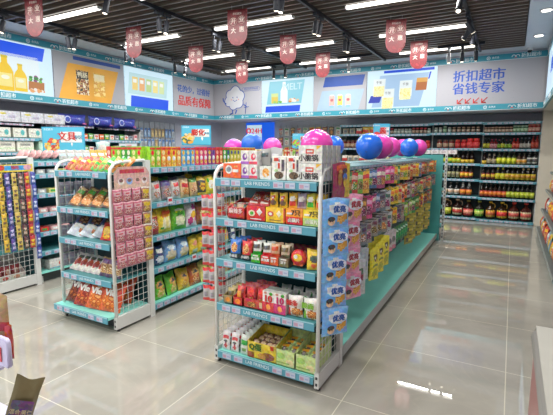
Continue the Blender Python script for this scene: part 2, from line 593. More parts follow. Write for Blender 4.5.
mb = MB(); rect(mb, .14, 1.02, ZL + .2, ZH - .04, Q, 'e:#8ED4E6|0.8', .08); art.append(('picture_ground', mb))
mb = MB(); rect(mb, .26, .44, ZL + .22, ZL + .44, Q - .001, 'e:#D9E79A|0.8'); rect(mb, .27, .43, ZL + .22, ZL + .36, Q - .002, 'e:#E8D060|0.8'); art.append(('glass_picture', mb))
mb = MB(); mb.poly([(a, Q - .001, c) for a, c in [(.5, ZL + .22), (.68, ZL + .22), (.68, ZL + .48), (.63, ZL + .58), (.63, ZL + .68), (.55, ZL + .68), (.55, ZL + .58), (.5, ZL + .48)]], 'e:#F4FBFF|0.8'); art.append(('milk_picture', mb))
mb = MB(); mb.add(text_mb('MELT', .2, 'e:#C9EDF6|0.8', .0006, .003), T(.80, Q - .001, ZL + .56)); art.append(('lettering', mb))
art.append(blob_art(.82, ZL + .27, .14, .02, ['e:#E89A4A|0.8', 'e:#F3F0EA|0.8', 'e:#EFCBA0|0.8'], 9, r=(.035, .05)))
art.append(blob_art(.43, ZL + .25, .09, .02, ['e:#6CC04A|0.8', 'e:#9AD86A|0.8'], 9))
sign('lightbox_sign', 1.30, True, (-5.17, BY, 0), 0, 'lit sign picturing a milk bottle, juice glass and eggs', art)
art = [blue_bar(.22, 1.09, ZH - .245, ZH - .04, .05, 0)]
mb = MB(); rect(mb, .08, 1.01, ZL + .01, ZL + .42, Q, '#9DB4C9|0.5', .12); art.append(('picture_ground', mb))
for i, c in enumerate(['#E7A79A', '#E8D25A', '#E8B8A8']):
    mb = MB(); x = .43 + i * .18; rect(mb, x - .055, x + .055, ZL + .08, ZL + .31, Q - .001, c + '|0.5'); disc(mb, x, ZL + .09, .055, .025, Q - .002, '#7FB0DE|0.5'); disc(mb, x, ZL + .32, .05, .012, Q - .002, '#D8DCE4|0.5')
    disc(mb, x, ZL + .22, .035, .03, Q - .003, '#B0606A|0.5'); art.append(('can_picture', mb))
sign('printed_sign', 1.17, False, (-3.86, BY, 0), 0, 'unlit grey sign picturing three drink cans under a blue block', art)
art = []
mb = MB(); rect(mb, .33, 1.28, ZH - .06, ZH - .012, Q, 'e:#1450E0|0.8'); rect(mb, 1.17, 1.2, ZH - .22, ZH - .09, Q, 'e:#1450E0|0.8', .03); art.append(('colour_block', mb))
mb = MB(); rect(mb, .1, 1.03, ZL + .03, ZH - .1, Q, 'e:#A9CBEC|0.8', .16); art.append(('picture_ground', mb))
for x, z, s in ((.24, .3, .28), (.42, .04, .34), (.76, .22, .3)):
    mb = MB(); rect(mb, x - .12, x + .12, ZL + z, ZL + z + s, Q - .002, 'e:#E9F3F4|0.8', .01); rect(mb, x - .11, x + .1, ZL + z - .06, ZL + z + s * .5, Q - .003, 'n:#D9C98A,#E6DDA8,#CDBB74|26', .01)
    mb.add(text_mb('千张', .06, '#30303A|0.5', .0005), T(x, Q - .004, ZL + z + s * .75)); art.append(('pack_picture', mb))
mb = MB(); rect(mb, .03, .26, ZL + .12, ZL + .26, Q - .0015, 'e:#2A3FB8|0.8', .05); art.append(('bag_picture', mb)); mb = MB(); rect(mb, .95, 1.15, ZL + .32, ZL + .55, Q - .002, 'e:#B9682A|0.8', .02); rect(mb, .96, 1.16, ZL + .47, ZL + .55, Q - .003, 'e:#E2A84A|0.8', .01); art.append(('bag_picture', mb))
sign('lightbox_sign', 1.33, True, (-2.67, BY, 0), 0, 'lit sign picturing tofu skin packs on pale blue', art)
mb = MB()
for i in range(4):
    cx, cz, k = .41 + i * .135, ZL + .075, '#CF2F2B|0.5'
    mb.tube([(cx + .05, Q, cz + .05), (cx - .03, Q, cz - .03)], .009, k, 5)
    mb.tube([(cx - .04, Q, cz + .03), (cx - .04, Q, cz - .04), (cx + .03, Q, cz - .04)], .011, k, 5)
sign('printed_sign', 1.72, False, (-1.33, BY, 0), 0, 'grey sign with two rows of blue lettering above four red arrows',
     [lettering('折扣超市', .215, .70, ZH - .24, '#2C55B4|0.5', bold=.006), lettering('省钱专家', .215, .70, ZL + .28, '#2C55B4|0.5', bold=.006), ('arrow_marks', mb)])
mb = MB(); rect(mb, .3, 1.1, ZL + .1, ZH - .1, Q, 'e:#CFE8FF|0.8', .05)
o = sign('lightbox_sign', 2.6, True, (BR, 8.25, 0), -E_, 'lit sign on the bulkhead above the packet rack beside the column',
     [('picture_ground', mb), lettering('购物中心', .24, 1.2, ZL + .4, 'e:#2C63D8|0.8', bold=.006)])

# ---- blue screen with a 24H notice on the rear wall
b = MB(); b.box(0, .84, -.05, 0, .9, 2.09, 'e:#1560E8|0.85')
o = obj('wall_screen', b, None, (-6.26, Y1, 0)); tag(o, 'bright blue upright screen on the rear wall behind the balloons', 'screen')
b = MB(); rect(b, .03, .49, 1.3, 2.03, -.052, 'e:#CDE9F6|0.8'); obj('notice', b, o)
b = MB(); b.add(text_mb('◎24H', .19, 'e:#E03048|0.8', .001, .005), T(.25, -.054, 1.87)); obj('lettering', b, o)
b = MB(); b.add(text_mb('营业中', .15, 'e:#2C80C8|0.8', .001, .004), T(.25, -.054, 1.66)); obj('lettering', b, o)

# ------------------------------------------------------------------ ceiling fittings
strip = MB(); strip.box(-.61, .61, -.032, .032, -.028, .0, 'e:#FFFAF0|3.2', top='#BBBBBB|0.4')
end = MB(); end.box(-.625, -.61, -.034, .034, -.03, .0, '#D8D8D8|0.4'); end.box(.61, .625, -.034, .034, -.03, .0, '#D8D8D8|0.4')
P = Proto('strip_light', 'ceiling light', strip, [('end_cap', end)])
colname = {-5.10: 'beside the long sign wall', -3.20: 'in the middle column', -1.25: 'towards the plain white ceiling border'}
for x in LED_X:
    vis = [y for y in reversed(LED_Y) if y > 3.5 or (x > -5 and y > 3.0)]
    for i, y in enumerate(reversed(LED_Y)):
        if y < 0.5: continue
        P.put((x, y, 3.098), 0, f'{ordw(i)} white strip light from the rear wall, {colname[x]}', 'ceiling strip lights')
RAILX = [(-5.62, 'first'), (-3.86, 'second'), (-2.22, 'third'), (-.60, 'fourth')]
for x, n in RAILX:
    mb = MB(); mb.box(-.017, .017, Y0 + .3, 8.2, -.03, .01, '#20222A|0.4')
    tag(obj('lamp_track', mb, None, (x, 0, 3.085)), f'{n} black lamp track from the long sign wall, running across the slats', 'track')
for (xa, xb, n) in ((-5.0, -3.7, 'behind the middle flags'), (-2.95, -2.3, 'above the three-can sign'), (-1.2, -.5, 'in front of the slogan sign')):
    mb = MB(); mb.box(xa, xb, -.017, .017, -.03, .01, '#20222A|0.4')
    tag(obj('lamp_track', mb, None, (0, 7.62, 3.085)), f'short black cross track {n}', 'track')
def spot(x, y, tilt, az, label, body='#23252E|0.65'):
    key = ('spot', body)
    if key not in _T:
        mb, head, lens = MB(), MB(), MB()
        mb.box(-.02, .02, -.06, .06, -.04, -.0, body); mb.tube([(0, 0, -.04), (0, 0, -.11)], .009, body)
        head.lathe([(.027, -.14), (.031, -.125), (.031, 0), (.024, .01)], body, 14)
        lens.lathe([(.023, -.143), (.023, -.1405)], 'e:#FFF3DC|4', 12)
        _T[key] = (mb.mesh('track_spotlight'), head.mesh('lamp_head'), lens.mesh('lens'))
    a, h, l = _T[key]
    o = obj('track_spotlight', a, None, (x, y, 3.052))
    tag(o, label, 'ceiling light', 'track spotlights')
    hd = obj('lamp_head', h, o, (0, 0, -.10)); hd.rotation_euler = (radians(tilt), 0, radians(az))
    ln = obj('lens', l, hd)
    ld = _T.get('spotd')
    if not ld:
        ld = bpy.data.lights.new('spot_beam', 'SPOT'); ld.energy = 1.8; ld.spot_size = radians(70); ld.spot_blend = .6; ld.shadow_soft_size = .03; ld.color = (1, .95, .86); _T['spotd'] = ld
    so = bpy.data.objects.new('spot_beam', ld); so.parent = hd; so.location = (0, 0, -.16); COL.objects.link(so)
spl = {0: [3.15, 4.02, 4.14, 5.06, 5.22, 6.2, 6.5], 1: [3.25, 4.0, 4.14, 5.1, 5.24, 5.85, 6.02], 2: [3.98, 4.1, 4.98, 5.12, 6.02, 6.16], 3: [5.05, 5.9, 6.2, 6.75]}
for r, ys in spl.items():
    for i, y in enumerate(reversed(ys)):
        spot(RAILX[r][0], y, (12 if r < 3 else 35) * (1 if i % 2 else -1), (0, 30, -25, 60)[i % 4] if r < 3 else 60 * i, f'{ordw(i)} black spotlight from the rear wall on the {RAILX[r][1]} lamp track', )
for i, (x, t_) in enumerate(((-4.3, 0), (-4.04, 0), (-2.73, 0), (-1.02, 0), (-.82, 0), (-.62, 20))):
    spot(x, 7.62, t_, 0, ['black spotlight hanging behind the smallest red flag', 'black spotlight hanging above the milk sign', 'pale spotlight hanging above the three-can sign', 'silver spotlight hanging above the four red arrows sign', 'upright black spotlight between silver and tilted ones on cross track', 'tilted black spotlight at the end of the cross track'][i], '#8E9096|0.5' if i in (2, 3) else '#23252E|0.65')
# downlights and camera in the white border
dl = MB(); dl.lathe([(.075, 0), (.075, -.008), (.06, -.012)], '#E8E8E8|0.4', 20)
dg = MB(); dg.lathe([(.056, -.013), (.056, -.0125)], 'e:#FFF6E6|6', 20)
P = Proto('downlight', 'ceiling light', dl, [('diffuser', dg)])
for i, (x, y) in enumerate(((.22, 7.62), (.24, 6.32), (.24, 5.0), (.24, 3.7))):
    P.put((x, y, 3.10), 0, f'{ordw(i)} round downlight from the rear wall in the white ceiling border', 'downlights')
    ld = bpy.data.lights.new('downlight_beam', 'SPOT'); ld.energy = 14; ld.spot_size = radians(110); ld.spot_blend = .7; ld.shadow_soft_size = .05; ld.color = (1, .95, .88)
    so = bpy.data.objects.new('downlight_beam', ld); so.location = (x, y, 3.075); COL.objects.link(so)
b = MB(); b.lathe([(.04, 0), (.042, -.03), (.03, -.04)], '#E4E4E4|0.4', 14)
o = obj('security_camera', b, None, (.13, 8.48, 3.10)); tag(o, 'small white dome camera under the ceiling border near the column', 'camera')
b = MB(); b.lathe([(.001, -.078), (.02, -.072), (.034, -.055), (.036, -.038)], '#2A2A30|0.1', 14); obj('dome', b, o)

# red hanging flags
def flag_mb():
    mb = MB(); w_, h, r = .125, .29, .125
    pts = [(-w_, 0), (-w_, -h)] + [(-r * cos(a * pi / 12), -h - r * sin(a * pi / 12)) for a in range(1, 12)] + [(w_, -h), (w_, 0)]
    mb.poly([(a, -.003, c) for a, c in pts], 'n:#7E232A,#701C24,#8C2E35|12')
    mb.poly([(a, .003, c) for a, c in reversed(pts)], 'n:#7E232A,#701C24,#8C2E35|12')
    n = len(pts)
    for i in range(n):
        a, c = pts[i], pts[(i + 1) % n]
        mb.poly([(a[0], -.003, a[1]), (a[0], .003, a[1]), (c[0], .003, c[1]), (c[0], -.003, c[1])], '#A02B34|0.5')
    return mb
let = MB()
for t_, x, z in (('开', -.05, -.135), ('业', .055, -.12), ('大', -.05, -.245), ('惠', .055, -.235)):
    let.add(text_mb(t_, .07, '#EBD5CC|0.5', .0006, .0018), T(x, -.0042, z))
for x, z in ((-.05, -.135), (.055, -.12)):
    let.tube([(x + .045 * cos(a * pi / 8), -.004, z + .045 * sin(a * pi / 8)) for a in range(17)], .0016, '#E8C8B8|0.5', 4)
let.add(text_mb('折扣超市', .028, '#F0E2DA|0.5', .0005), T(0, -.0042, -.05))
cord = MB(); cord.tube([(-.07, 0, 0), (-.07, 0, .05)], .0015, '#DDDDDD|0.5', 4); cord.tube([(.07, 0, 0), (.07, 0, .05)], .0015, '#DDDDDD|0.5', 4)
P = Proto('hanging_flag', 'flag', flag_mb(), [('lettering', let), ('cord', cord)])
fl = [(-4.78, 3.02, 'hanging over the first gondola, cut by the picture top'), (-4.66, 4.34, 'in front of the pastel drink pack sign'), (-4.62, 5.6, 'between the slogan sign and the strip light ends'), (-4.62, 6.95, 'hanging farther back than all others, above the cloud sign'),
      (-3.0, 4.42, 'hanging alone above the middle aisle, biggest in view'), (-2.98, 5.7, 'above the milk bottle sign'), (-2.98, 7.0, 'above the three-can sign'),
      (-1.42, 5.7, 'high over the long gondola near the fourth track'), (-1.37, 6.95, 'above the tofu skin sign')]
for x, y, t_ in fl:
    P.put((x, y, 3.055), radians(random.uniform(6, 20)), f'red shield-shaped paper flag {t_}', 'red ceiling flags')
# ------------------------------------------------------------------ shelving
STEEL, BLACKM = '#DADAD8|0.35', '#2B2B2B|0.5'
RAILC = '#5699AC|0.35'
def rail_mb(length, seed=0, text=True, h=.05):
    """price rail, front at y=0 facing -Y, x 0..length, top at z=0"""
    r = random.Random(seed)
    mb = MB()
    mb.box(0, length, 0, .008, -h, 0, RAILC)
    mb.box(0, length, -.001, 0, -.006, 0, '#9FD0D8|0.3')
    x = .03 + r.random() * .05
    i = 0
    while x < length - .08:
        w_ = .065
        if text and i % 3 == 2 and x + .2 < length:
            mb.add(text_mb('LAB FRIENDS', .030, '#DDEBF0|0.5', .0004), T(x + .09, -.0015, -h / 2)); x += .2
        else:
            mb.box(x, x + w_, -.003, 0, -h + .007, -.009, '#B8C2D2|0.4')
            rect(mb, x + .004, x + w_ * .45, -h + .012, -.018, -.0035, '#BC93A8|0.5')
            rect(mb, x + w_ * .55, x + w_ * .9, -h + .02, -.022, -.0035, '#9AA3C6|0.5')
            x += w_ + .008 + r.random() * .03
        i += 1
    return mb
def side_grid(y0, y1, z0, z1, pitch=.052):
    mb = MB(); r = .0014; k = '#D8D8D4|0.35'
    n = max(1, round((y1 - y0) / pitch))
    for i in range(n + 1):
        y = y0 + (y1 - y0) * i / n
        mb.box(-r, r, y - r, y + r, z0, z1, k)
    m_ = round((z1 - z0) / pitch)
    for i in range(m_ + 1):
        z = z0 + (z1 - z0) * i / m_
        mb.box(-r - .002, r - .002, y0, y1, z - r, z + r, k)
    return mb
def end_cap(x0, x1, yf, yb, levels, label, seed, out=0):
    root = empty('end_cap_rack', ((x0 + x1) / 2, yf, 0))
    tag(root, label, 'shelf rack')
    W = x1 - x0; hx = W / 2; D = yb - yf
    for s in (-1, 1):
        m1 = MB()
        m1.tube([(s * (hx + .012), .012, .02), (s * (hx + .012), .012, 1.20), (s * (hx + .012), .022, 1.25), (s * (hx + .012), .055, 1.285), (s * (hx + .012), .11, 1.30), (s * (hx + .012), D, 1.31)], .012, '#E4E4E0|0.3', 10)
        obj('post', m1, root)
        m2 = MB(); m2.box(s * (hx + .012) - .018, s * (hx + .012) + .018, D, D + .05, 0, 1.31, '#D6D6D2|0.4')
        obj('rear_upright', m2, root)
        m3 = MB(); m3.box(s * (hx + .012) - .014, s * (hx + .012) + .014, 0, D, .02, .115, '#D2D2CE|0.4')
        for zz in (.045, .085): m3.box(s * (hx + .012) - .006, s * (hx + .012) + .006, -.002, 0, zz - .008, zz + .008, '#3A3A3A|0.6')
        m3.lathe([(.012, 0), (.012, .022)], '#3A3A3A|0.6', 10, (s * (hx + .012), .03, 0))
        obj('foot_bracket', m3, root)
        g = side_grid(.03, D - .005, .12, 1.26); obj('side_grid', g, root, (s * (hx + .012), 0, 0))
    m = MB(); m.box(-hx, hx, D, D + .02, .1, 1.30, TEALD); obj('back_panel', m, root)
    m = MB(); m.box(-hx, hx, .07, .085, .0, .07, '#3D4246|0.5'); obj('kick_plate', m, root)
    for i, z in enumerate(levels):
        m = MB(); m.box(-hx, hx, .0, D - .005, z - .018, z, '#4E9599|0.4' if i else TURQ)
        if i == 0 and out: m.box(-hx - .05, hx, -out, 0, z - .018, z, TURQ); m.box(-hx - .05, -hx, 0, D - .01, z - .018, z, TURQ)
        sh = obj('shelf', m, root)
        obj('price_rail', rail_mb(W - .01 + (.05 if out and i == 0 else 0), seed + i), sh, (-hx + .005 - (.05 if out and i == 0 else 0), -.009 - (out if i == 0 else 0), z + .004))
    return root
def gondola(x_c, xr, ya, yb, levels, label, faces=(1,), deck_z=.09, top=1.28, xl=None, turn=0.0, panel=None):
    """double sided run along Y; right side shelves with rails facing +X"""
    xl = xl if xl is not None else 2 * x_c - xr
    root = empty('gondola_shelf', (x_c, ya, 0)); tag(root, label, 'shelf rack')
    L = yb - ya; d = xr - x_c
    m = MB(); m.box(-.012, .012, 0, L, .08, top, panel or TEALD); obj('back_panel', m, root)
    root.rotation_euler[2] = turn
    n = max(1, round(L / .92))
    for i in range(n + 1):
        y = min(max(L * i / n, .02), L - .02)
        m = MB(); m.box(-.03, .03, y - .018, y + .018, 0, top + .01, '#D0D0CC|0.4'); m.box(-d + .02, d - .02, y - .016, y + .016, .0, .07, '#C8C8C4|0.4'); obj('upright', m, root)
    for s in faces + (-1,) if -1 not in faces else faces:
        w_ = d if s == 1 else x_c - xl
        m = MB(); m.box(min(.015 * s, (w_) * s), max(.015 * s, w_ * s), 0, L, deck_z - .02, deck_z, TURQ); obj('base_deck', m, root)
        m = MB(); m.box(min(.8 * w_ * s, .82 * w_ * s), max(.8 * w_ * s, .82 * w_ * s), 0, L, .0, deck_z - .02, '#4A4E50|0.5'); obj('kick_plate', m, root)
    for i, z in enumerate(levels):
        m = MB(); m.box(.015, d - .008, 0.005, L, z - .018, z, '#4E9599|0.4'); sh = obj('shelf', m, root)
        k = int(L // .92) or 1
        rl = MB()
        obj('price_rail', rail_mb(L - .02, 40 + i, text=False), sh, (d, .01, z + .004), E_)
    return root

# the long gondola with peg rows
AX, AR = -1.27, -.90
end_cap(-1.61, -.915, 2.115, 2.45, [.09, .415, .71, .97, 1.22], 'white-framed snack rack at the end of the long peg gondola', 3)
gA = gondola(AX, AR, 2.52, 6.88, [], 'long double-sided gondola with turquoise base deck and rows of hanging pouches', deck_z=.105, xl=-1.64, turn=.0138)
m = MB(); m.box(.371, .38, 0, 4.36, .04, .107, '#A9ABA8|0.35'); obj('deck_edge', m, gA)
m = MB(); m.box(-.22, .24, 0, 4.36, 1.262, 1.278, '#587D80|0.4'); obj('top_deck', m, gA)
obj('price_rail', rail_mb(4.36, 91, text=False, h=.03), gA, (.242, .0, 1.28), E_)
ROWZ = [1.262, 1.055, .855, .66]
for z in ROWZ:
    m = MB(); m.box(.02, .05, 0, 4.36, z - .012, z + .012, '#33363A|0.5'); obj('peg_rail', m, gA)
m = MB(); m.box(-.39, .41, 4.36, 4.40, .0, 1.33, '#4E9E9B|0.4'); obj('end_panel', m, gA)
m = MB(); m.box(.44, .475, 4.36, 4.40, 0, 1.35, '#CFCFCC|0.4')
for i in range(24): m.box(.45, .465, 4.355, 4.36, .05 + i * .054, .075 + i * .054, '#55595A|0.6')
obj('upright', m, gA)
m = MB()
for z in (.2, .5, .78, 1.06): m.box(-.36, .44, 4.40, 4.74, z, z + .02, '#67B9B9|0.4')
obj('rear_shelf', m, gA)
# middle gondola
end_cap(-3.19, -2.585, 2.10, 2.45, [.125, .395, .685, .935, 1.225], 'white-framed snack rack holding orange crisps at the end of the middle gondola', 13, .05)
gB = gondola(-2.97, -2.57, 2.50, 6.9, [.395, .67, .955, 1.245], 'middle gondola stacked with crisp bags and paper snack tubes', deck_z=.085, xl=-3.34)
obj('price_rail', rail_mb(4.3, 66, text=False), gB, (.402, .0, .088), E_)
# first gondola
end_cap(-4.91, -4.215, 2.10, 2.48, [.09, .40, .7, .97, 1.22], 'white-framed rack with coffee sachet strips on its side mesh', 23)
gC = gondola(-4.57, -4.2, 2.53, 6.6, [.33, .535, .735, .935, 1.137, 1.262], 'first gondola from the long sign wall, nearly empty teal shelves', deck_z=.12, xl=-4.9, panel='#2F6E75|0.45')

# wall shelving along the long sign wall and the rear wall
def wall_shelf(name_label, length, depth, levels, top, loc, rz, seed, bays, panel='#12303A|0.5'):
    """local x 0..length, front at y=0 facing -Y, back at y=depth"""
    root = empty('wall_shelf', loc, rz); tag(root, name_label, 'shelf rack')
    m = MB(); m.box(0, length, depth - .02, depth, .05, top, panel); obj('back_panel', m, root)
    for i in range(bays + 1):
        x = length * i / bays
        m = MB(); m.box(x - .012, x + .012, depth - .05, depth, 0, top, '#C9C9C6|0.4'); obj('upright', m, root)
    for s in (0, 1):
        m = MB(); m.box(-.012 if s == 0 else length, 0 if s == 0 else length + .012, .02, depth, .0, top, '#D4D6D4|0.4'); obj('side_panel', m, root)
    m = MB(); m.box(0, length, .05, .065, .0, levels[0] - .02, '#22282A|0.5'); obj('kick_plate', m, root)
    for i, z in enumerate(levels + [top]):
        for bidx in range(bays):
            xa, xb = length * bidx / bays + .003, length * (bidx + 1) / bays - .003
            zz = z + (.0 if bidx % 2 == 0 else -.012)
            m = MB(); m.box(xa, xb, 0, depth - .02, zz - .016, zz, '#3F8A90|0.4'); sh = obj('shelf', m, root)
            obj('price_rail', rail_mb(xb - xa, seed + i * 7 + bidx, text=False, h=.045), sh, (xa, -.009, zz + .003))
    return root
BL = [.06, .49, .83, 1.14, 1.44, 1.745]
wall_shelf('tall teal rear wall shelving full of sauce bottles and jars', 3.89, .42, BL, 1.945, (-3.46, 9.2, 0), 0, 60, 4)
LL = [.1, .5, .85, 1.12, 1.345, 1.565, 1.79]
root = wall_shelf('teal shelving against the long sign wall holding tissue packs', 4.24, .46, LL, 1.79, (-6.62, 2.0, 0), E_, 90, 4, '#245864|0.5')
# peg wall panels
def peg_wall(label, length, z0, z1, loc, rz):
    m = MB(); m.box(0, length, -.02, 0, z0, z1, '#A9ADB5|0.5')
    o = obj('peg_panel', m, None, loc, rz); tag(o, label, 'shelf rack')
    m = MB(); x = .06
    while x < length: m.box(x - .004, x + .004, -.03, -.02, z0, z1, '#8A8E96|0.4'); x += .16
    obj('slot_strip', m, o); return o
peg_wall('grey peg panel on the long sign wall carrying toothbrush and comb packs', 1.35, .9, 2.0, (X0 + .004, 6.4, 0), E_)
peg_wall('grey peg panel on the rear wall carrying dried food packs', 1.75, .8, 2.0, (-5.28, Y1 - .004, 0), 0)
# right-hand rack under the bulkhead
root = empty('snack_rack', (X1, 5.0, 0)); tag(root, 'packet rack under the bulkhead, past the chest freezer', 'shelf rack')
m = MB(); m.box(-.03, 0, 0, 3.5, 0, 2.05, TEALD); obj('back_panel', m, root)
for z, d in ((.1, .55), (.42, .5), (.75, .46), (1.05, .42), (1.35, .38), (1.62, .34)):
    m = MB(); m.box(-d, -.03, 0, 3.5, z - .02, z, '#566466|0.4'); m.box(-d - .008, -d, 0, 3.5, z - .03, z + .002, '#8E9694|0.4'); obj('shelf', m, root)
m = MB(); m.box(-.53, -.5, 0, 3.5, 0, .08, '#3B7F85|0.4'); obj('kick_plate', m, root)

# ------------------------------------------------------------------ product kinds
def bag_mb(w_, h, t, base, art=(), nx=10, ny=14, seed=1, back=None, hang=False, slump=0.0):
    """filled pouch: bottom centre at origin, printed side -Y"""
    r = random.Random(seed)
    ph = [r.uniform(0, 6.28) for _ in range(6)]
    mb = MB()
    back = back or base
    def prof(u, v):
        a = max(0.0, 1 - abs(2 * u - 1) ** 3) ** .6
        vv = min(max((v - .05) / .9, 0), 1)
        c = max(0.0, sin(pi * vv)) ** .45
        return a * c * (1 + slump * (.5 - v))
    def P_(u, v, s):
        q = prof(u, v)
        wr = .06 * sin(7 * u + 5 * v + ph[0]) + .05 * sin(13 * v + 4 * u + ph[1]) + .04 * sin(17 * u - 9 * v + ph[2])
        x = (u - .5) * w_ * (1 - .07 * sin(pi * v) + .012 * sin(12 * v + ph[3]))
        return (x, s * t / 2 * q * (1 + wr) + .004 * sin(5 * u + ph[4]) * sin(pi * v), h * v + .006 * h / .2 * sin(6 * u + ph[5]) * v)
    for s, cols in ((-1, True), (1, False)):
        n = len(mb.v)
        for j in range(ny + 1):
            for i in range(nx + 1):
                mb.v.append(P_(i / nx, j / ny, s))
        for j in range(ny):
            for i in range(nx):
                a = n + j * (nx + 1) + i
                idx = [a, a + 1, a + nx + 2, a + nx + 1]
                if s == 1:
                    idx.reverse()
                k = back
                if cols:
                    k = base
                    u, v = (i + .5) / nx, (j + .5) / ny
                    for sh, u0, v0, ru, rv, c in art:
                        du, dv = (u - u0) / ru, (v - v0) / rv
                        if (sh == 'r' and abs(du) <= 1 and abs(dv) <= 1) or (sh == 'e' and du * du + dv * dv <= 1) or (sh == 'd' and abs(du) + abs(dv) <= 1):
                            k = c
                mb.face(idx, k, True)
    return mb
def bag(kind, cat, desc, w_, h, t, base, art=(), **a):
    return Proto(kind, cat, bag_mb(w_, h, t, base, art, **a), w=w_, d=t, h=h, desc=desc)
def logo_part(t, size, k, x, y, z, rx=0, bold=.001):
    mb = MB(); mb.add(text_mb(t, size, k, .0006, bold), T(x, y, z, 0, rx)); return ('lettering', mb)
def carton_mb(w_, d, h, base, art=(), top=None, side=None):
    mb = MB()
    mb.box(-w_ / 2, w_ / 2, -d / 2, d / 2, 0, h, side or base, front=base, top=top or base)
    for i, (sh, u0, v0, ru, rv, c) in enumerate(art):
        y = -d / 2 - .0006 - .0003 * i
        if sh == 'r': rect(mb, (u0 - ru - .5) * w_, (u0 + ru - .5) * w_, (v0 - rv) * h, (v0 + rv) * h, y, c)
        elif sh == 'e': disc(mb, (u0 - .5) * w_, v0 * h, ru * w_, rv * h, y, c, 12)
        elif sh == 'd': mb.poly([((u0 - .5 - ru) * w_, y, v0 * h), ((u0 - .5) * w_, y, (v0 - rv) * h), ((u0 - .5 + ru) * w_, y, v0 * h), ((u0 - .5) * w_, y, (v0 + rv) * h)], c)
        elif sh == 't': mb.poly([((u0 - .5) * w_, y, v0 * h), ((u0 - .5 + ru) * w_, y, (v0 - rv) * h), ((u0 - .5 + ru) * w_, y, v0 * h)], c)
    return mb
def carton(kind, cat, desc, w_, d, h, base, art=(), parts=(), **a):
    return Proto(kind, cat, carton_mb(w_, d, h, base, art, **a), parts, w=w_, d=d, h=h, desc=desc)
def tray_mb(w_, d, h, base, art=(), hb=None, inner='#8C7A5A|0.6', th=.003):
    """open display carton, low front, higher back"""
    hb = hb or h * 1.5
    mb = MB(); x, y = w_ / 2, d / 2
    mb.box(-x, x, -y, y, 0, th, base)
    f = carton_mb(w_, .004, h, base, art); mb.add(f, T(0, -y + .002, 0))
    mb.box(-x, x, y - th, y, 0, hb, base)
    for s in (-1, 1):
        xa, xb = (s * x - th, s * x) if s > 0 else (s * x, s * x + th)
        n = len(mb.v)
        mb.v += [(xa, -y, 0), (xb, -y, 0), (xb, y, 0), (xa, y, 0), (xa, -y, h), (xb, -y, h), (xb, y, hb), (xa, y, hb)]
        for q in ((0, 3, 2, 1), (4, 5, 6, 7), (0, 1, 5, 4), (1, 2, 6, 5), (2, 3, 7, 6), (3, 0, 4, 7)):
            mb.face([n + i for i in q], base)
    return mb
def tray(desc, w_, d, h, base, art=(), parts=(), **a):
    return Proto('display_carton', 'carton', tray_mb(w_, d, h, base, art, **a), parts, w=w_, d=d, h=h, desc=desc)
def bottle(kind, cat, desc, r, h, body, cap, lab, nr=.32, shoulder=.62, capk=None, neck_lab=None, sq=False, lab_z=(.12, .5), labtop=None, handle=None):
    b_ = MB()
    rn = r * nr
    b_.lathe([(r * .92, 0), (r, h * .02), (r, h * shoulder), (r * .85, h * (shoulder + .07)), (rn, h * (shoulder + .17)), (rn, h * .91)], body, 12)
    parts = []
    c = MB(); c.lathe([(rn * 1.25, h * .90), (rn * 1.25, h * .995), (rn * 1.05, h)], cap, 10); parts.append(('cap', c))
    l = MB(); z0, z1 = lab_z
    l.lathe([(r * 1.015, h * z0), (r * 1.015, h * z1)], lab, 14)
    if labtop: l.lathe([(r * 1.03, h * (z0 + .1)), (r * 1.03, h * (z1 - .08))], labtop, 14)
    parts.append(('paper_label', l))
    if neck_lab:
        n_ = MB(); n_.lathe([(rn * 1.5, h * (shoulder + .15)), (rn * 1.15, h * .88)], neck_lab, 10); parts.append(('neck_label', n_))
    if handle:
        hd = MB(); hd.tube([(rn, 0, h * .87), (r * .8, 0, h * .86), (r * 1.0, 0, h * .74), (r * .85, 0, h * .6)], r * .09, handle, 6); parts.append(('handle', hd))
    return Proto(kind, cat, b_, parts, w=2 * r, d=2 * r, h=h, desc=desc)
def jar(desc, r, h, body, cap, lab, kind='jar'):
    b_ = MB(); b_.lathe([(r * .9, 0), (r, h * .04), (r, h * .74), (r * .8, h * .82)], body, 12)
    c = MB(); c.lathe([(r * .86, h * .8), (r * .86, h), (r * .8, h * 1.01)], cap, 12)
    l = MB(); l.lathe([(r * 1.02, h * .18), (r * 1.02, h * .62)], lab, 12)
    return Proto(kind, 'jar', b_, [('lid', c), ('paper_label', l)], w=2 * r, d=2 * r, h=h, desc=desc)
# ================================================================== goods
WH, RD, OR, YL, GN, BL_, PK, BR_, BK = '#E8E6E0', '#C8262B', '#E2661F', '#EFC51D', '#3F9A3A', '#2C62B8', '#DE6E9E', '#7A4A28', '#26262A'
FOOD = 'n:#D98A3A,#B9562A,#EBC27A,#8A3A22|55'
SNK = 'n:#E9C46A,#C97B2E,#F0DFA8|60'
MIX = 'n:#C8262B,#E8E6E0,#5A3A30,#D98A3A|70'
def ax(px): return -1.56 + (px - 222) * .00667
G = 'snacks on the white-framed rack of the long gondola'
YF = 2.12
def put(p, x, y, z, label, group=None, rz=0, **k):
    return p.put((x, y, z), rz, label, group, **k)

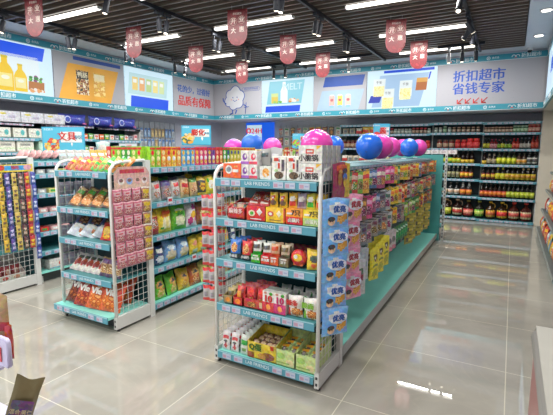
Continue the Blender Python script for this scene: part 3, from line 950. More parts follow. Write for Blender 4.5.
# ---- rack A, top shelf
z = 1.226
p = carton('snack_box', 'snack box', 'orange snack carton', .13, .12, .088, OR, [('e', .32, .58, .2, .3, WH), ('e', .32, .58, .13, .18, '#8A8A8A'), ('r', .7, .5, .16, .1, WH), ('r', .72, .8, .1, .06, '#F4B070')])
put(p, ax(232), YF + .07, z, 'orange snack carton at the post end of the white-framed rack top')
for i, (c, n) in enumerate((('#7A3C8E', 'purple grape'), ('#D9525E', 'pink strawberry'))):
    p = carton('sweet_box', 'sweet box', n, .056, .05, .083, '#E9E2E0', [('e', .5, .55, .3, .25, c), ('r', .5, .12, .5, .1, c if i else '#A060B0'), ('e', .6, .6, .12, .14, WH)])
    for j in range(2):
        put(p, ax(245.5 + i * 9), YF + .04, z + j * .0838, f'small white sweet box with {n} print, {"upper" if j else "lower"} of its stack', 'small sweet boxes')
    put(p, ax(245.5 + i * 9) + .0, YF + .10, z + .0838 * 0, f'small white sweet box with {n} print, tucked behind its stack', 'small sweet boxes')
p = carton('sweet_box', 'sweet box', 'w', .075, .05, .075, WH, [('e', .55, .5, .34, .36, 'n:#E28A2E,#F0B060,#E8E6E0|60')])
put(p, ax(267), YF + .04, z, 'white box with orange sweets picture under the grey blister packs')
p = bag('blister_pack', 'snack pack', 'b', .07, .10, .025, '#9A9896|0.2', [('r', .5, .6, .3, .12, '#3A3A44')], nx=6, ny=8)
put(p, ax(262), YF + .07, z + .078, 'brown and grey see-through pack propped on the white sweet box', rx=-.1)
p = bag('blister_pack', 'snack pack', 'b', .085, .13, .03, '#A6A6A8|0.15', [('r', .5, .38, .36, .12, '#4A4A55'), ('r', .5, .62, .3, .08, '#C9C9CC')], nx=8, ny=10, seed=5)
put(p, ax(271), YF + .09, z + .055, 'rounded grey blister pack with dark lettering beside white cartons', rx=-.1)
lp = logo_part('香菇脆', .024, '#33333A', .026, -.0428, .088)
p = carton('snack_carton', 'snack carton', 'c', .088, .08, .135, '#EDEAE2', [('r', .3, .86, .17, .07, RD), ('r', .52, .82, .04, .05, BK), ('r', .5, .6, .07, .12, RD), ('e', .5, .2, .34, .16, 'n:#5A4A3A,#7A6048,#3E3428|60'), ('e', .3, .4, .14, .06, '#B5D49A'), ('r', .8, .62, .1, .24, '#44444A')], [])
put(p, ax(281), YF + .05, z, 'white upright carton with mushroom snack picture, next to the blister packs', 'white mushroom snack cartons')
put(p, ax(295.3), YF + .05, z, 'white upright carton with mushroom snack picture, next to the big stacked cartons', 'white mushroom snack cartons')
put(p, ax(281), YF + .15, z, 'white mushroom snack carton standing behind, blister pack side', 'white mushroom snack cartons')
put(p, ax(295.3), YF + .15, z, 'white mushroom snack carton standing behind, big carton side', 'white mushroom snack cartons')
mb = MB(); mb.add(text_mb('小脆锅', .040, '#3A3436|0.5', .0005, .001), T(-.01, -.0288, .026)); 
p = Proto('snack_carton', 'snack carton', carton_mb(.142, .055, .098, '#E4E2DC', [('r', .48, .66, .17, .13, RD), ('r', .48, .66, .12, .05, WH), ('t', .98, .98, -.22, .24, '#F0C22A'), ('r', .48, .45, .14, .025, '#E89A9A')], side='#BFC3C8', top='#C9CDD2'), [('lettering', mb)], w=.142, d=.055, h=.098)
for j in range(2):
    for i in range(4):
        nm = ['front', 'second', 'third', 'rearmost'][i]
        put(p, ax(310.5) + .0 + i * .005, YF + .035 + i * .061, z + j * .0995, f'{nm} white carton with red logo and yellow corner, {"upper" if j else "lower"} layer', 'white cartons with yellow corners')

# ---- rack A, second shelf
z = .976
lt = MB(); lt.add(text_mb('麻辣多', .034, '#F3DDD8|0.5', .0005, .001), T(0, -.0935, .045))
p = tray('red open display carton', .13, .18, .068, '#B8222A', [('r', .5, .12, .45, .04, '#8E1820')], [('lettering', lt)], hb=.11)
put(p, ax(236), YF + .10, z, 'red open carton of mixed sweets, at the post end of the second shelf')
sweet = [bag('wrapped_sweet', 'sweet packet', 'x', .05, .075, .016, c, [('r', .5, .5, .3, .2, c2)], nx=6, ny=6, seed=i) for i, (c, c2) in enumerate(((RD, WH), ('#5A2A22', '#D98A3A'), ('#C9A08A', RD), ('#3A3A34', '#C8B060'), ('#E8DAD0', '#B03A3A')))]
r = random.Random(5)
for i in range(12):
    put(sweet[i % 5], ax(236) - .045 + (i % 4) * .03, YF + .04 + (i // 4) * .045, z + .012 + r.random() * .004, f'{ordw(i // 5)} {["red and white", "dark brown", "tan", "olive", "pale"][i % 5]} sweet packet from shelf front in the red open carton', 'sweet packets in the red open carton', rz=r.uniform(-.5, .5), rx=-.35)
p = carton('snack_box', 'snack box', 'r', .128, .16, .088, '#C4242C', [('e', .28, .5, .18, .22, '#E6E0C0'), ('e', .28, .5, .1, .12, GN), ('d', .7, .62, .16, .26, WH), ('r', .5, .12, .3, .03, WH)])
put(p, ax(258), YF + .085, z, 'red box with triangular recycling mark under a heap of red packets')
p = bag('red_snack_packet', 'snack packet', 'x', .075, .12, .02, '#B3202A', [('e', .5, .55, .35, .2, MIX), ('r', .5, .2, .4, .06, '#E8D8D0')], nx=8, ny=9, seed=3)
for i in range(4):
    put(p, ax(252) + .075 * (i % 2), YF + .035 + .05 * (i // 2), z + .089, f'{["front", "rear"][i // 2]} red packet over the recycling-mark box, {"yellow box" if i % 2 else "sweet carton"} side', 'red packets on the red box', rx=-.95)
def sevenbox(base, low, txt, tcol, nm):
    l = MB(); l.add(text_mb('7只', .038, '#2A2A2A|0.5', .0005, .001), T(.012, -.0835, .066)); l2 = MB(); l2.add(text_mb(txt, .026, tcol, .0005, .001), T(0, -.0835, .022))
    return carton('snack_box', 'snack box', nm, .106, .16, .09, base, [('r', .5, .24, .5, .24, low), ('r', .22, .68, .16, .06, tcol)], [('lettering', l), ('lettering', l2)])
p = carton('snack_box', 'snack box', 'y', .126, .16, .088, '#E8C21A', [('e', .25, .56, .17, .18, RD), ('e', .25, .56, .1, .1, WH), ('d', .7, .6, .14, .24, '#F4ECD0'), ('r', .97, .5, .03, .5, RD), ('r', .5, .16, .3, .03, '#8A6A10')])
put(p, ax(278), YF + .085, z, 'yellow box with red round mark and pale triangle, second shelf')
p = bag('yellow_pouch', 'snack packet', 'x', .052, .085, .03, '#E6C21C', [('e', .5, .66, .28, .13, RD), ('e', .5, .66, .14, .07, WH), ('e', .5, .3, .34, .2, '#6A4A44')], nx=8, ny=10)
for i in range(2): put(p, ax(274 + i * 9.5), YF + .04, z + .089, f'{["first", "second"][i]} yellow pouch from the red packets, standing on the yellow box', 'yellow pouches')
p = sevenbox('#EBA01E', '#D4301E', '卤藕片', WH, 'o'); put(p, ax(296.5), YF + .085, z, 'orange-yellow box with bold seven and red lower band')
p = sevenbox('#E9D03A', '#B9D28A', '卤蛋片', '#F6F6EA', 'g'); put(p, ax(313), YF + .085, z, 'yellow box with bold seven and pale green band by the grid')
for i, (c, c2, n, px) in enumerate((('#E2B41E', RD, 'yellow and red', 292.5), ('#B9A8B8', '#7A5A7A', 'mauve', 301), ('#CFC22A', GN, 'yellow-green', 309.5), ('#D8B02A', OR, 'ochre', 318))):
    p = bag('small_pouch', 'snack packet', 'x', .054, .085, .022, c, [('e', .5, .62, .34, .15, WH), ('r', .5, .3, .4, .16, c2)], nx=8, ny=9, seed=i)
    put(p, ax(px), YF + .04, z + .091, f'{n} small pouch standing on a box with the bold seven', 'small pouches on the boxes', rx=-.1)
    put(p, ax(px), YF + .075, z + .091, f'{n} small pouch behind its twin on a box with the bold seven', 'small pouches on the boxes', rx=-.1)

# ---- rack A, third shelf
z = .716
def standup(nm, desc, c, c2, txt, w_=.078, h=.125):
    l = MB(); l.add(text_mb(txt, .02, '#E8E8E8|0.5', .0005, .0006), T(0, -.026, .02))
    return Proto('stand_up_pouch', 'snack packet', bag_mb(w_, h, .045, c, [('e', .5, .58, .28, .26, FOOD), ('r', .5, .14, .5, .14, c2)], seed=4), [('lettering', l)], w=w_, h=h, d=.045, desc=desc)
for px, p, n in ((233, standup('a', 'x', '#2C6FC0', '#1E222C', '小麻花', .085), 'blue stand-up pouch with black base'), (246, standup('b', 'x', '#C9302A', '#1E222C', '小锅巴', .08, .122), 'red stand-up pouch with black base')):
    for j in range(3):
        put(p, ax(px), YF + .03 + j * .055, z, f'{["front", "middle", "rear"][j]} {n} on the third shelf', 'stand-up pouches with black bases', rx=-.08)
for px, c, n, c2 in ((257.5, '#3FA03A', 'green', WH), (268, '#CE2E34', 'red', WH), (276.5, '#C9572B', 'orange-brown', '#D8A88A'), (286.5, '#6B5E45', 'olive', '#CDB9A0')):
    l = MB(); l.add(text_mb('鱼豆腐' if px < 272 else '豆干', .019, '#F0F0EA|0.5', .0005, .0008), T(0, -.066, .025))
    p = carton('snack_box', 'snack box', n, .062, .13, .052, c, [('r', .5, .85, .3, .08, WH)], [('lettering', l)])
    put(p, ax(px), YF + .07, z, f'low {n} display box on the third shelf')
    q = bag('tofu_packet', 'snack packet', 'x', .058, .075, .03, c2, [('r', .5, .6, .36, .16, '#4A4A4A' if c2 == WH else c), ('r', .5, .1, .5, .12, c)], nx=8, ny=9)
    for j in range(2): put(q, ax(px), YF + .025 + j * .045, z + .053, f'{["front", "rear"][j]} packet on the low {n} box of the third shelf', 'packets on the low boxes', rx=-.12)
mb = MB()
mb.lathe([(.01, -.018), (.04, -.014), (.052, 0), (.04, .014), (.01, .018)], '#CB2A28', 18)
mb2 = MB()
for v in mb.v: mb2.v.append((v[0], v[2], v[1] + .055))
for f_, mi, sm in zip(mb.f, mb.mi, mb.sm): mb2.face(f_, mb.mats[mi], sm)
disc(mb2, 0, .06, .03, .022, -.0185, '#E9C23A'); disc(mb2, -.012, .064, .012, .012, -.0187, WH); rect(mb2, -.03, .03, .012, .03, -.012, '#E07A2A')
pr = Proto('round_sweet_bag', 'sweet bag', mb2, desc='x')
put(pr, ax(299), YF + .04, z + .003, 'round red gift bag of sweets with yellow centre, third shelf')
p = bag('yellow_snack_bag', 'snack packet', 'x', .085, .12, .035, '#E4C31E', [('e', .5, .55, .28, .2, '#3A3420'), ('e', .5, .2, .2, .1, OR)], seed=8)
put(p, ax(313.5), YF + .04, z, 'yellow bag with dark emblem leaning beside the grid, third shelf', rz=.35, rx=-.15)
p = bag('dark_red_packet', 'snack packet', 'x', .07, .10, .02, '#7E1B22', [('e', .5, .5, .3, .2, '#B8443A')], nx=8, ny=8, seed=2)
for i in range(10):
    put(p, ax(276) + .045 * (i % 5), YF + .13 + .06 * (i // 5), z + .003, f'{ordw(i % 5)} dark red packet from the blue pouch side, {["nearer", "farther"][i // 5]} file behind the low boxes', 'dark red packets behind the low boxes', rx=-.5)

# ---- rack A, fourth shelf
z = .421
p = tray('cardboard tray', .068, .16, .05, '#9C8A62', [('e', .5, .5, .3, .3, '#D98A3A')], hb=.09); put(p, ax(225.5) + .005, YF + .085, z, 'tan open tray of noodle snacks at the post end, fourth shelf')
q = bag('noodle_snack_packet', 'snack packet', 'x', .058, .08, .025, '#B8A070', [('r', .5, .6, .4, .2, '#5A5234'), ('e', .5, .25, .3, .12, '#E0882E')], nx=8, ny=8)
for j in range(3): put(q, ax(225.5) + .005, YF + .035 + j * .045, z + .012, f'{["front", "middle", "rear"][j]} noodle snack packet in the tan open tray', 'packets in the tan tray', rx=-.25)
p = tray('r', .07, .16, .05, '#C02A2C', [('e', .5, .5, .32, .35, '#E88A3A')], hb=.09); put(p, ax(236.5) + .008, YF + .085, z, 'narrow red open tray next to the tan tray, fourth shelf')
q = bag('noodle_snack_packet', 'snack packet', 'x', .062, .105, .03, '#CC3228', [('e', .4, .5, .3, .25, '#EBA14A'), ('r', .78, .5, .1, .3, '#8E1E1C')], nx=8, ny=10)
for j in range(3): put(q, ax(236.5) + .008, YF + .035 + j * .045, z + .012, f'{["front", "middle", "rear"][j]} orange and red packet in the narrow red tray', 'packets in the narrow red tray', rx=-.2)
p = tray('r', .142, .2, .06, '#B4212B', [('e', .42, .4, .24, .3, 'n:#C58A3A,#7A4A28,#E0B060|60'), ('r', .88, .5, .07, .3, '#D8C49A')], hb=.1); put(p, ax(253.5) + .01, YF + .105, z, 'wide red open tray of dark red sweet bags, fourth shelf')
q = bag('red_sweet_bag', 'sweet bag', 'x', .075, .12, .03, '#A81C28', [('e', .5, .65, .34, .2, '#D8332E'), ('e', .5, .22, .3, .16, 'n:#7A4A28,#C59A5A|50')], seed=6)
for j in range(3):
    for i in range(2): put(q, ax(248 + i * 11) + .01, YF + .04 + j * .06, z + .012, f'{["front", "middle", "rear"][j]} dark red bag in the wide red tray, {"number carton" if i else "narrow tray"} side', 'dark red bags in the wide red tray', rx=-.15, rz=.1 - .2 * i)
def ten(c, n):
    l = MB(); l.add(text_mb('10', .058, '%s|0.5' % c, .0006, .003), T(0, -.0535, .082))
    return carton('snack_carton', 'snack carton', n, .078, .10, .128, '#E9E5DE', [('r', .5, .24, .5, .24, c), ('e', .5, .24, .2, .14, '#EBA25A'), ('e', .74, .9, .16, .08, GN), ('e', .25, .92, .14, .06, '#B98A7A')], [('lettering', l)], top='#DCD8D0')
put(ten('#C9302E', 'a'), ax(270.5) + .004, YF + .055, z, 'white carton with big red number ten and red base')
put(ten('#C2306A', 'b'), ax(282.5) + .004, YF + .055, z, 'white carton with big magenta number ten')
def noodle(c, txt):
    l = MB(); l.add(text_mb(txt, .038, '%s|0.5' % c, .0006, .002), T(-.012, -.0275, .085))
    return Proto('noodle_snack_bag', 'snack packet', bag_mb(.098, .128, .045, '#E6E2DA', [('e', .62, .25, .38, .22, FOOD), ('r', .1, .2, .14, .22, c)], seed=9), [('lettering', l)])
put(noodle('#C9302E', '辣条'), ax(297) + .002, YF + .03, z, 'white bag with red lettering and fried noodle picture, fourth shelf')
put(noodle('#7FB53A', '脆面'), ax(312.5), YF + .03, z, 'white bag with green lettering and noodle picture, against the grid')
p = bag('white_leaf_pouch', 'snack packet', 'x', .075, .105, .03, '#DAD6D2', [('e', .6, .62, .22, .14, '#4C9A45'), ('e', .3, .6, .16, .1, '#C8A8A0'), ('r', .5, .2, .4, .07, '#B04A50')], seed=12)
for i in range(4):
    for j in range(2): put(p, ax(270 + i * 13), YF + .15 + j * .08, z, f'{ordw(i)} white pouch with green leaf from the red tray, {["near", "far"][j]} file of fourth shelf', 'white pouches with green leaves', rx=-.35)

# ---- rack A, bottom shelf
z = .096
p = bag('white_snack_pouch', 'snack packet', 'x', .06, .125, .028, '#DDD9D8', [('r', .5, .66, .4, .1, '#B8353C'), ('e', .5, .45, .25, .08, '#3A3A40'), ('e', .5, .2, .28, .1, '#C0444A')], nx=8, ny=12, seed=2)
for i in range(2):
    for j in range(7): put(p, ax(222 + i * 10.5), YF + .02 + j * .042, z, f'{ordw(j)} white pouch with red print from shelf front, {["post side", "inner"][i]} file, bottom shelf', 'white pouches with red print', rx=-.12)
p = bag('green_snack_pouch', 'snack packet', 'x', .06, .125, .028, '#D3D8CF', [('r', .5, .62, .42, .13, '#3F9A45'), ('e', .5, .25, .3, .12, '#7FA86A')], nx=8, ny=12, seed=3)
for j in range(7): put(p, ax(243.5), YF + .02 + j * .042, z, f'{ordw(j)} green-banded white pouch from the front of the bottom shelf', 'green-banded white pouches', rx=-.12)
l = MB(); l.add(text_mb('Q蛋', .05, '#3E6A28|0.5', .0005, .003), T(-.045, -.109, .072)); l2 = MB(); l2.add(text_mb('蛋', .03, '#C8262B|0.5', .0005, .001), T(.075, -.109, .09))
p = tray('y', .21, .21, .105, '#D9C22C', [('r', .12, .18, .12, .18, '#8A4A2A'), ('e', .72, .28, .22, .24, '#7A3E1E'), ('e', .5, .22, .14, .18, '#B98A4A')], [('lettering', l), ('lettering', l2)], hb=.14, inner='x')
put(p, ax(264.5) - .005, YF + .115, z, 'yellow open carton of brown sweets, bottom shelf')
q = bag('brown_sweet', 'sweet', 'x', .055, .05, .02, '#6A3A26', [('e', .5, .5, .3, .3, '#C9A88A')], nx=6, ny=6)
for i in range(12): put(q, ax(264.5) - .075 + (i % 4) * .046, YF + .05 + (i // 4) * .055, z + .06, f'{ordw(i % 4)} brown sweet from the pouch side, {["front", "middle", "rear"][i // 4]} line inside yellow carton', 'brown sweets in the yellow carton', rx=-.9, rz=r.uniform(-.4, .4))
p = tray('g', .146, .22, .10, '#C3D296', [('e', .3, .62, .2, .2, '#9CC46A'), ('e', .72, .3, .18, .2, '#E0D2A8'), ('r', .4, .2, .3, .04, '#8AA85A')], hb=.15)
q = bag('fruit_sweet', 'sweet', 'x', .07, .07, .025, '#B7C48A', [('e', .5, .5, .3, .25, '#4A4030'), ('r', .5, .85, .4, .1, '#E0A04A')], nx=6, ny=7)
for k, px in enumerate((285.5, 308.5)):
    put(p, ax(px) + (.002 if k else .02), YF + .12, z, f'pale green open carton, {["next to the yellow carton", "against the grid"][k]}, bottom shelf', 'pale green open cartons')
    for i in range(6): put(q, ax(px) + (.002 if k else .02) - .035 + (i % 2) * .07, YF + .05 + (i // 2) * .06, z + .05, f'{["first", "second"][i % 2]} {["front", "middle", "rear"][i // 2]} wrapped sweet in the pale green carton {["next to the yellow carton", "against the grid"][k]}', 'wrapped sweets in pale green cartons', rx=-.8)

# ---- strips hanging on rack A's aisle-side mesh: blue and pink crisp bags, and the magenta bag above
def crisp(base, base2, logo, txt='优亮'):
    l = MB(); disc(l, .008, .1, .055, .03, -.0212, '#E8ECF4'); l.add(text_mb(txt, .038, logo, .0006, .002), T(.008, -.0225, .099))
    f = MB(); disc(f, -.038, .04, .022, .022, -.0215, '#E9C9A8'); disc(f, -.038, .052, .022, .013, -.0218, '#2A2022'); disc(f, -.046, .04, .003, .004, -.0222, '#2A2022', 8); disc(f, -.03, .04, .003, .004, -.0222, '#2A2022', 8)
    return Proto('crisp_packet', 'crisp packet', bag_mb(.165, .155, .034, base, [('e', .5, .66, .32, .17, WH), ('e', .64, .30, .16, .14, 'n:#D99A3A,#E8B85A,#B87226|50'), ('e', .82, .42, .12, .11, '#DDA048'), ('r', .5, .03, .5, .03, base2), ('r', .5, .97, .5, .03, base2)], seed=21), [('lettering', l), ('face_print', f)])
blue = crisp('#7DB2EA', '#94BEEA', '#2A5FB0|0.4')
pink = crisp('#E592B0', '#EBACC4', '#B32F3F|0.4')
XA = -.885
zz = [1.045, .90, .745, .595, .445, ]
for i in range(5):
    blue.put((XA + .045 + .006 * sin(i * 2), 2.195 + .003 * i, .965 - .158 * i), E_ - .62, f'{ordw(i)} blue crisp packet from the top of the front strip on the mesh', 'blue crisp strip', rx=.03 * (-1) ** i, sc=1.09)
for i in range(4):
    pink.put((XA + .05 + .008 * cos(i * 2), 2.43 + .012 * i, .965 - .165 * i), E_ - .45, f'{ordw(i)} pink crisp packet from the top of the strip on the mesh', 'pink crisp strip', rx=.03 * (-1) ** i, sc=1.1)
for i in range(4):
    blue.put((XA + .0, 2.20, .84 - .158 * i), E_ - .62, f'{ordw(i)} blue crisp packet from the top of the half-hidden strip beside the post', 'second blue crisp strip', rx=.02, sc=.85)
f = MB()
for u, v, a, b_, c in ((.02, .12, .02, .022, '#3A6FB8'), (.02, .09, .014, .03, '#E8C23A'), (.02, .155, .02, .016, '#2A2426'), (-.025, .11, .02, .04, '#A8702A'), (-.02, .15, .016, .014, '#E0A860')):
    disc(f, u, v, a, b_, -.013, c, 12)
p = Proto('snack_bag', 'snack packet', bag_mb(.165, .2, .02, '#9C2450', [('r', .9, .5, .22, .5, '#E2C22C'), ('e', .5, .86, .3, .07, OR)], seed=2), [('figure_print', f)])
p.put((XA + .03, 2.31, 1.125), E_ - .3, 'magenta and yellow bag with cartoon children hanging above the blue strip', None)
# red and silver strips on the far side mesh of rack A
p = bag('jelly_packet', 'sweet packet', 'x', .055, .105, .016, '#B9B4B4|0.25', [('r', .5, .9, .5, .12, RD), ('r', .5, .05, .5, .1, RD), ('e', .5, .45, .25, .2, '#8A8A90')], nx=8, ny=10)
for i in range(4):
    for j in range(6):
        p.put((-1.685 - .052 * (i % 2), 2.17 + .10 * (i // 2), 1.0 - .122 * j), .2, f'{ordw(j)} silver and red packet from top, {ordw(i)} strip from post, aisle between gondolas', 'silver and red packet strips')

# ---- goods on the middle gondola's end rack (B)
YB = 2.105
def bx(px): return -3.15 + (px - 60) * .0109
z = 1.231
cols = [('#B8201A', 'red', YL), ('#C98A1A', 'amber', OR), ('#B8201A', 'red', '#E8D8C0'), ('#C9452A', 'brick red', YL), ('#C2601A', 'orange', '#D8A85A'), ('#4FA83A', 'green', OR), ('#6A9A22', 'lime', '#C8B870'), ('#3F9A3A', 'deep green', WH), ('#C9843A', 'peach', '#D8B890')]
ds, ls, ps = [], [], []
for i, (c, n, c2) in enumerate(cols):
    ps.append(Proto('long_snack_packet', 'snack packet', bag_mb(.06, .13, .03, c, [('e', .5, .28, .34, .18, 'n:#B9722A,#8A3A1A,#D09A4A,#6A2A1A|55'), ('r', .5, .66, .34, .08, c2)], nx=8, ny=12, seed=i), desc=f'{n} slim packet'))
    ls.append((-3.13 + .062 * i, YB + .04, z))
for k in range(2):
    for i, p in enumerate(ps):
        nth = '' if [c[1] for c in cols].count(cols[i][1]) == 1 else f'{["first", "second"][[c[1] for c in cols][:i].count(cols[i][1])]} '
        p.put((ls[i][0] + .03 + (.02 if k else 0), ls[i][1] + .10 * k, z + .002), .25, f'{nth}{cols[i][1]} slim packet in the {["front", "rear"][k]} file on top of the middle end rack', 'slim packets on the middle end rack', rx=-.7, ry=.4)
z = .941
p = bag('corn_snack_packet', 'snack packet', 'x', .10, .17, .045, '#6B4226', [('e', .5, .3, .42, .26, 'n:#E8A868,#D98238,#F0D0A0|40'), ('r', .5, .7, .3, .12, '#4F8A3A'), ('e', .5, .86, .3, .06, '#E8C28A')], seed=15)
for i in range(5): put(p, -3.08 + i * .112, YB + .06 + .015 * i, z, f'{ordw(i)} brown packet with corn puffs from the mesh, second shelf of the middle end rack', 'corn puff packets', rx=-.75, rz=.3, ry=.25, sc=1.12)
z = .691
p = bag('choco_ball_bag', 'snack packet', 'x', .14, .2, .06, '#22305E', [('r', .5, .16, .5, .17, '#DADDE4'), ('e', .55, .62, .3, .16, 'n:#8A5A3A,#5A3020,#B98A60|50'), ('r', .5, .36, .34, .05, WH), ('e', .75, .2, .14, .12, '#C9783A')], seed=16)
for i, x in enumerate((-3.08, -2.95, -2.82)): put(p, x, YB + .06 + .02 * i, z, f'{ordw(i)} navy bag with biscuit balls from the shelf outer end, middle end rack', 'navy biscuit bags', rx=-.7, rz=.35, ry=.3, sc=1.15)
p = bag('prawn_cracker_bag', 'snack packet', 'x', .12, .15, .05, '#C9302A', [('e', .5, .5, .34, .2, YL), ('e', .5, .2, .34, .12, 'n:#E8C23A,#E07A2A,#5A9A3A|50')], seed=17)
for i in range(2): put(p, -2.72 + i * .07, YB + .07 + .07 * i, z, f'{["front", "rear"][i]} red bag with yellow print beside the navy bags', 'red and yellow bags', rx=-.5, rz=.2)
z = .401
p = bag('biscuit_stick_packet', 'biscuit packet', 'x', .07, .15, .03, '#C9C2BE', [('d', .5, .4, .4, .3, '#A83A34'), ('r', .5, .75, .3, .08, '#3A3A40'), ('e', .6, .2, .3, .1, '#E8E2D8')], nx=8, ny=12, seed=18)
q = bag('biscuit_stick_packet', 'biscuit packet', 'x', .075, .15, .035, '#C4A47A', [('r', .5, .8, .46, .14, '#6E4A78'), ('e', .5, .4, .34, .22, 'n:#D8B070,#8A5A30,#E8D8B0|50'), ('r', .5, .08, .46, .08, '#5A3A5A')], nx=8, ny=12, seed=19)
for i in range(5): put(p, -3.13 + i * .075, YB + .06, z, f'{ordw(i)} white and red stick packet from the mesh, fourth shelf, middle end rack', 'white and red stick packets', rx=-.8, rz=.35, ry=.3, sc=1.12)
for i in range(3): put(q, -2.77 + i * .075, YB + .06, z, f'{ordw(i)} purple-topped tan packet from stick packets, fourth shelf, middle end rack', 'purple-topped packets', rx=-.45, rz=.2)
z = .131
def crisps(c, txt, sd, fd='n:#D9782A,#B8501E,#E8A860|34'):
    l = MB(); l.add(text_mb(txt, .07, '#F2EEE6|0.5', .0006, .004), T(0, -.053, .14))
    return Proto('large_crisp_bag', 'crisp packet', bag_mb(.19, .235, .085, c, [('e', .5, .3, .4, .24, fd), ('e', .5, .8, .16, .06, '#E8E0D0')], seed=sd), [('lettering', l)])
rb, ob = crisps('#5E1218', 'Vfe', 31, 'n:#8A3A1E,#5A1E14,#A8602A|34'), crisps('#D9611C', 'Vfe', 33)
put(rb, -3.09, YB + .03, z, 'dark red crisp bag at the outer end of the bottom shelf, half covered', 'large crisp bags', rx=-.5, rz=.3, ry=.15)
put(crisps('#A8161E', 'Vfe', 32, 'n:#C8582A,#8A2A1A,#D88A4A|34'), -2.965, YB + .012, z, 'brighter red crisp bag overlapping the darker one on the bottom shelf', 'large crisp bags', rx=-.45, rz=.25, ry=.1)
for i in range(2): put(ob, -2.82 + .135 * i, YB + .015 + .02 * i, z, f'{ordw(i)} orange crisp bag from the red bags, bottom shelf of the middle end rack', 'large crisp bags', rx=-.42, rz=.25, ry=.1)
for i in range(2): put(ob, -2.9 + .13 * i, YB + .22, z, f'{ordw(i)} orange crisp bag from the red bags, pushed against the teal back', 'large crisp bags', rx=-.4, rz=.3, ry=.1)
# packs on B's side meshes
hd = MB(); w_, h = .345, .165
hd.poly([(a * w_ / 2, -.002, c) for a, c in [(-1, 0), (1, 0), (1, h * .7), (.8, h * .95), (.4, h), (-.4, h), (-.8, h * .95), (-1, h * .7)]], '#CFA9A2')
hd.poly([(a * w_ / 2, .002, c) for a, c in reversed([(-1, 0), (1, 0), (1, h * .7), (.8, h * .95), (.4, h), (-.4, h), (-.8, h * .95), (-1, h * .7)])], '#C8C4BE')
rect(hd, -.12, .12, .115, .145, -.0026, '#B83A4A'); rect(hd, -.17, .17, .0, .05, -.0026, '#D9B8A8')
for x, c in ((-.11, '#E6DCD8'), (-.03, '#8FA6D8'), (.05, '#E8B0B0'), (.12, '#E6DCD8')): disc(hd, x, .055, .03, .026, -.003, c); disc(hd, x, .062, .02, .014, -.0034, '#7A5A50')
tag(obj('header_card', hd, None, (-2.545, 2.30, 1.10), E_), 'pale pink header card with rounded top on the middle rack mesh', 'card')
p = Proto('gummy_packet', 'sweet packet', bag_mb(.092, .102, .02, '#B45E70', [('e', .5, .28, .36, .2, 'n:#B0202C,#D8B8B4,#7A1A28|70'), ('r', .5, .68, .36, .14, '#CDA8AE'), ('r', .5, .68, .24, .06, '#B83A50'), ('r', .5, .94, .5, .05, '#D8A8B0')], nx=10, ny=10, seed=4), desc='x')
q = Proto('gummy_packet', 'sweet packet', bag_mb(.092, .102, .02, '#9A6258', [('e', .5, .28, .36, .2, 'n:#7A3A2A,#C8B040,#D8A8A0|70'), ('r', .5, .68, .36, .16, '#C9A83A'), ('r', .5, .92, .5, .06, '#D9D2C8')], nx=10, ny=10, seed=5), desc='x')
for i in range(4):
    for j in range(6):
        (p if i < 3 else q).put((-2.54 + .006 * (j % 2), 2.145 + .092 * i + .003 * j, 1.0 - .1 * j), E_ + .04 * (-1) ** j, f'{"pink" if i < 3 else "yellow and brown"} gummy packet, {ordw(i)} column from the front post, {ordw(j)} from top', 'gummy packets on the middle rack mesh')
p = Proto('white_purple_packet', 'snack packet', bag_mb(.08, .105, .02, '#A8A4B4', [('r', .5, .92, .5, .08, '#5E4488'), ('e', .5, .45, .3, .2, '#7A76A0')], nx=8, ny=8, seed=6), desc='x')
for i in range(4):
    for j in range(6): p.put((-3.232, 2.16 + .085 * i, 1.02 - .12 * j), -E_ , f'white and purple packet outside the outer mesh, {ordw(i)} column from post, {ordw(j)} from top', 'white and purple packets')
# ---- tubes and crisp bags along the middle gondola
XB = -2.57
tubec = [('#C8302A', 'red', '#E8C8B8'), ('#8ABF3A', 'lime green', '#E8E0A0'), ('#3F9A3A', 'green', '#F0E8D0'), ('#9AC83A', 'yellow-green', '#E0302A'), ('#E8C428', 'yellow', '#D8402A'), ('#E08A28', 'orange', '#E8D8A0'), ('#E8A03A', 'amber', '#C8302A'), ('#5FA8D8', 'sky blue', YL), ('#4A98CC', 'mid blue', '#E8D8A0'), ('#E0506A', 'rose', '#EBC23A'), ('#D84A78', 'pink', '#F0D8C0'),
         ('#7A2A78', 'purple', '#E8C23A'), ('#8A3A88', 'violet', '#3A3A78'), ('#C8262B', 'crimson', '#E8B0A0'), ('#3A8A3A', 'leaf green', '#2A3A88'), ('#C9C02A', 'mustard', '#2A4A88')]
def snack_box(c, c2, seed):
    return carton_mb(.056, .05, .172, c, [('r', .5, .9, .5, .05, '#C8302A'), ('e', .5, .7, .3, .12, c2), ('e', .5, .42, .34, .12, '#F2E4B0' if seed % 2 else '#E8E8F0'), ('e', .5, .2, .36, .12, 'n:#E8C060,#D08A2A,#F0E0A8|60')])
order = [3, 1, 5, 6, 4, 5, 7, 8, 7, 9, 10, 10, 11, 12, 13, 13, 2, 14, 15, 15, 15, 15, 15, 4, 15, 15]
pr = [Proto('snack_tube_box', 'snack box', snack_box(c, c2, i), desc=f'{n} upright snack box') for i, (c, n, c2) in enumerate(tubec)]
seq = [pr[order[i % len(order)]] for i in range(26)]
labs = lab_list([p.desc for p in seq], 'the end rack', 'aisle-side file, middle gondola top')
for i, (p, lb) in enumerate(zip(seq, labs)):
    p.put((XB - .04, 2.56 + i * .0625, 1.247), E_, lb, 'upright snack boxes on the middle gondola')
seq2 = [pr[[3, 1, 2, 2, 1, 3, 0][i]] for i in range(7)]
labs = lab_list([p.desc for p in seq2], 'the header card', 'crosswise file above the end rack')
for i, (p, lb) in enumerate(zip(seq2, labs)):
    p.put((XB - .09 - i * .06, 2.51, 1.32 if False else 1.247), 0, lb, 'upright snack boxes on the middle gondola')
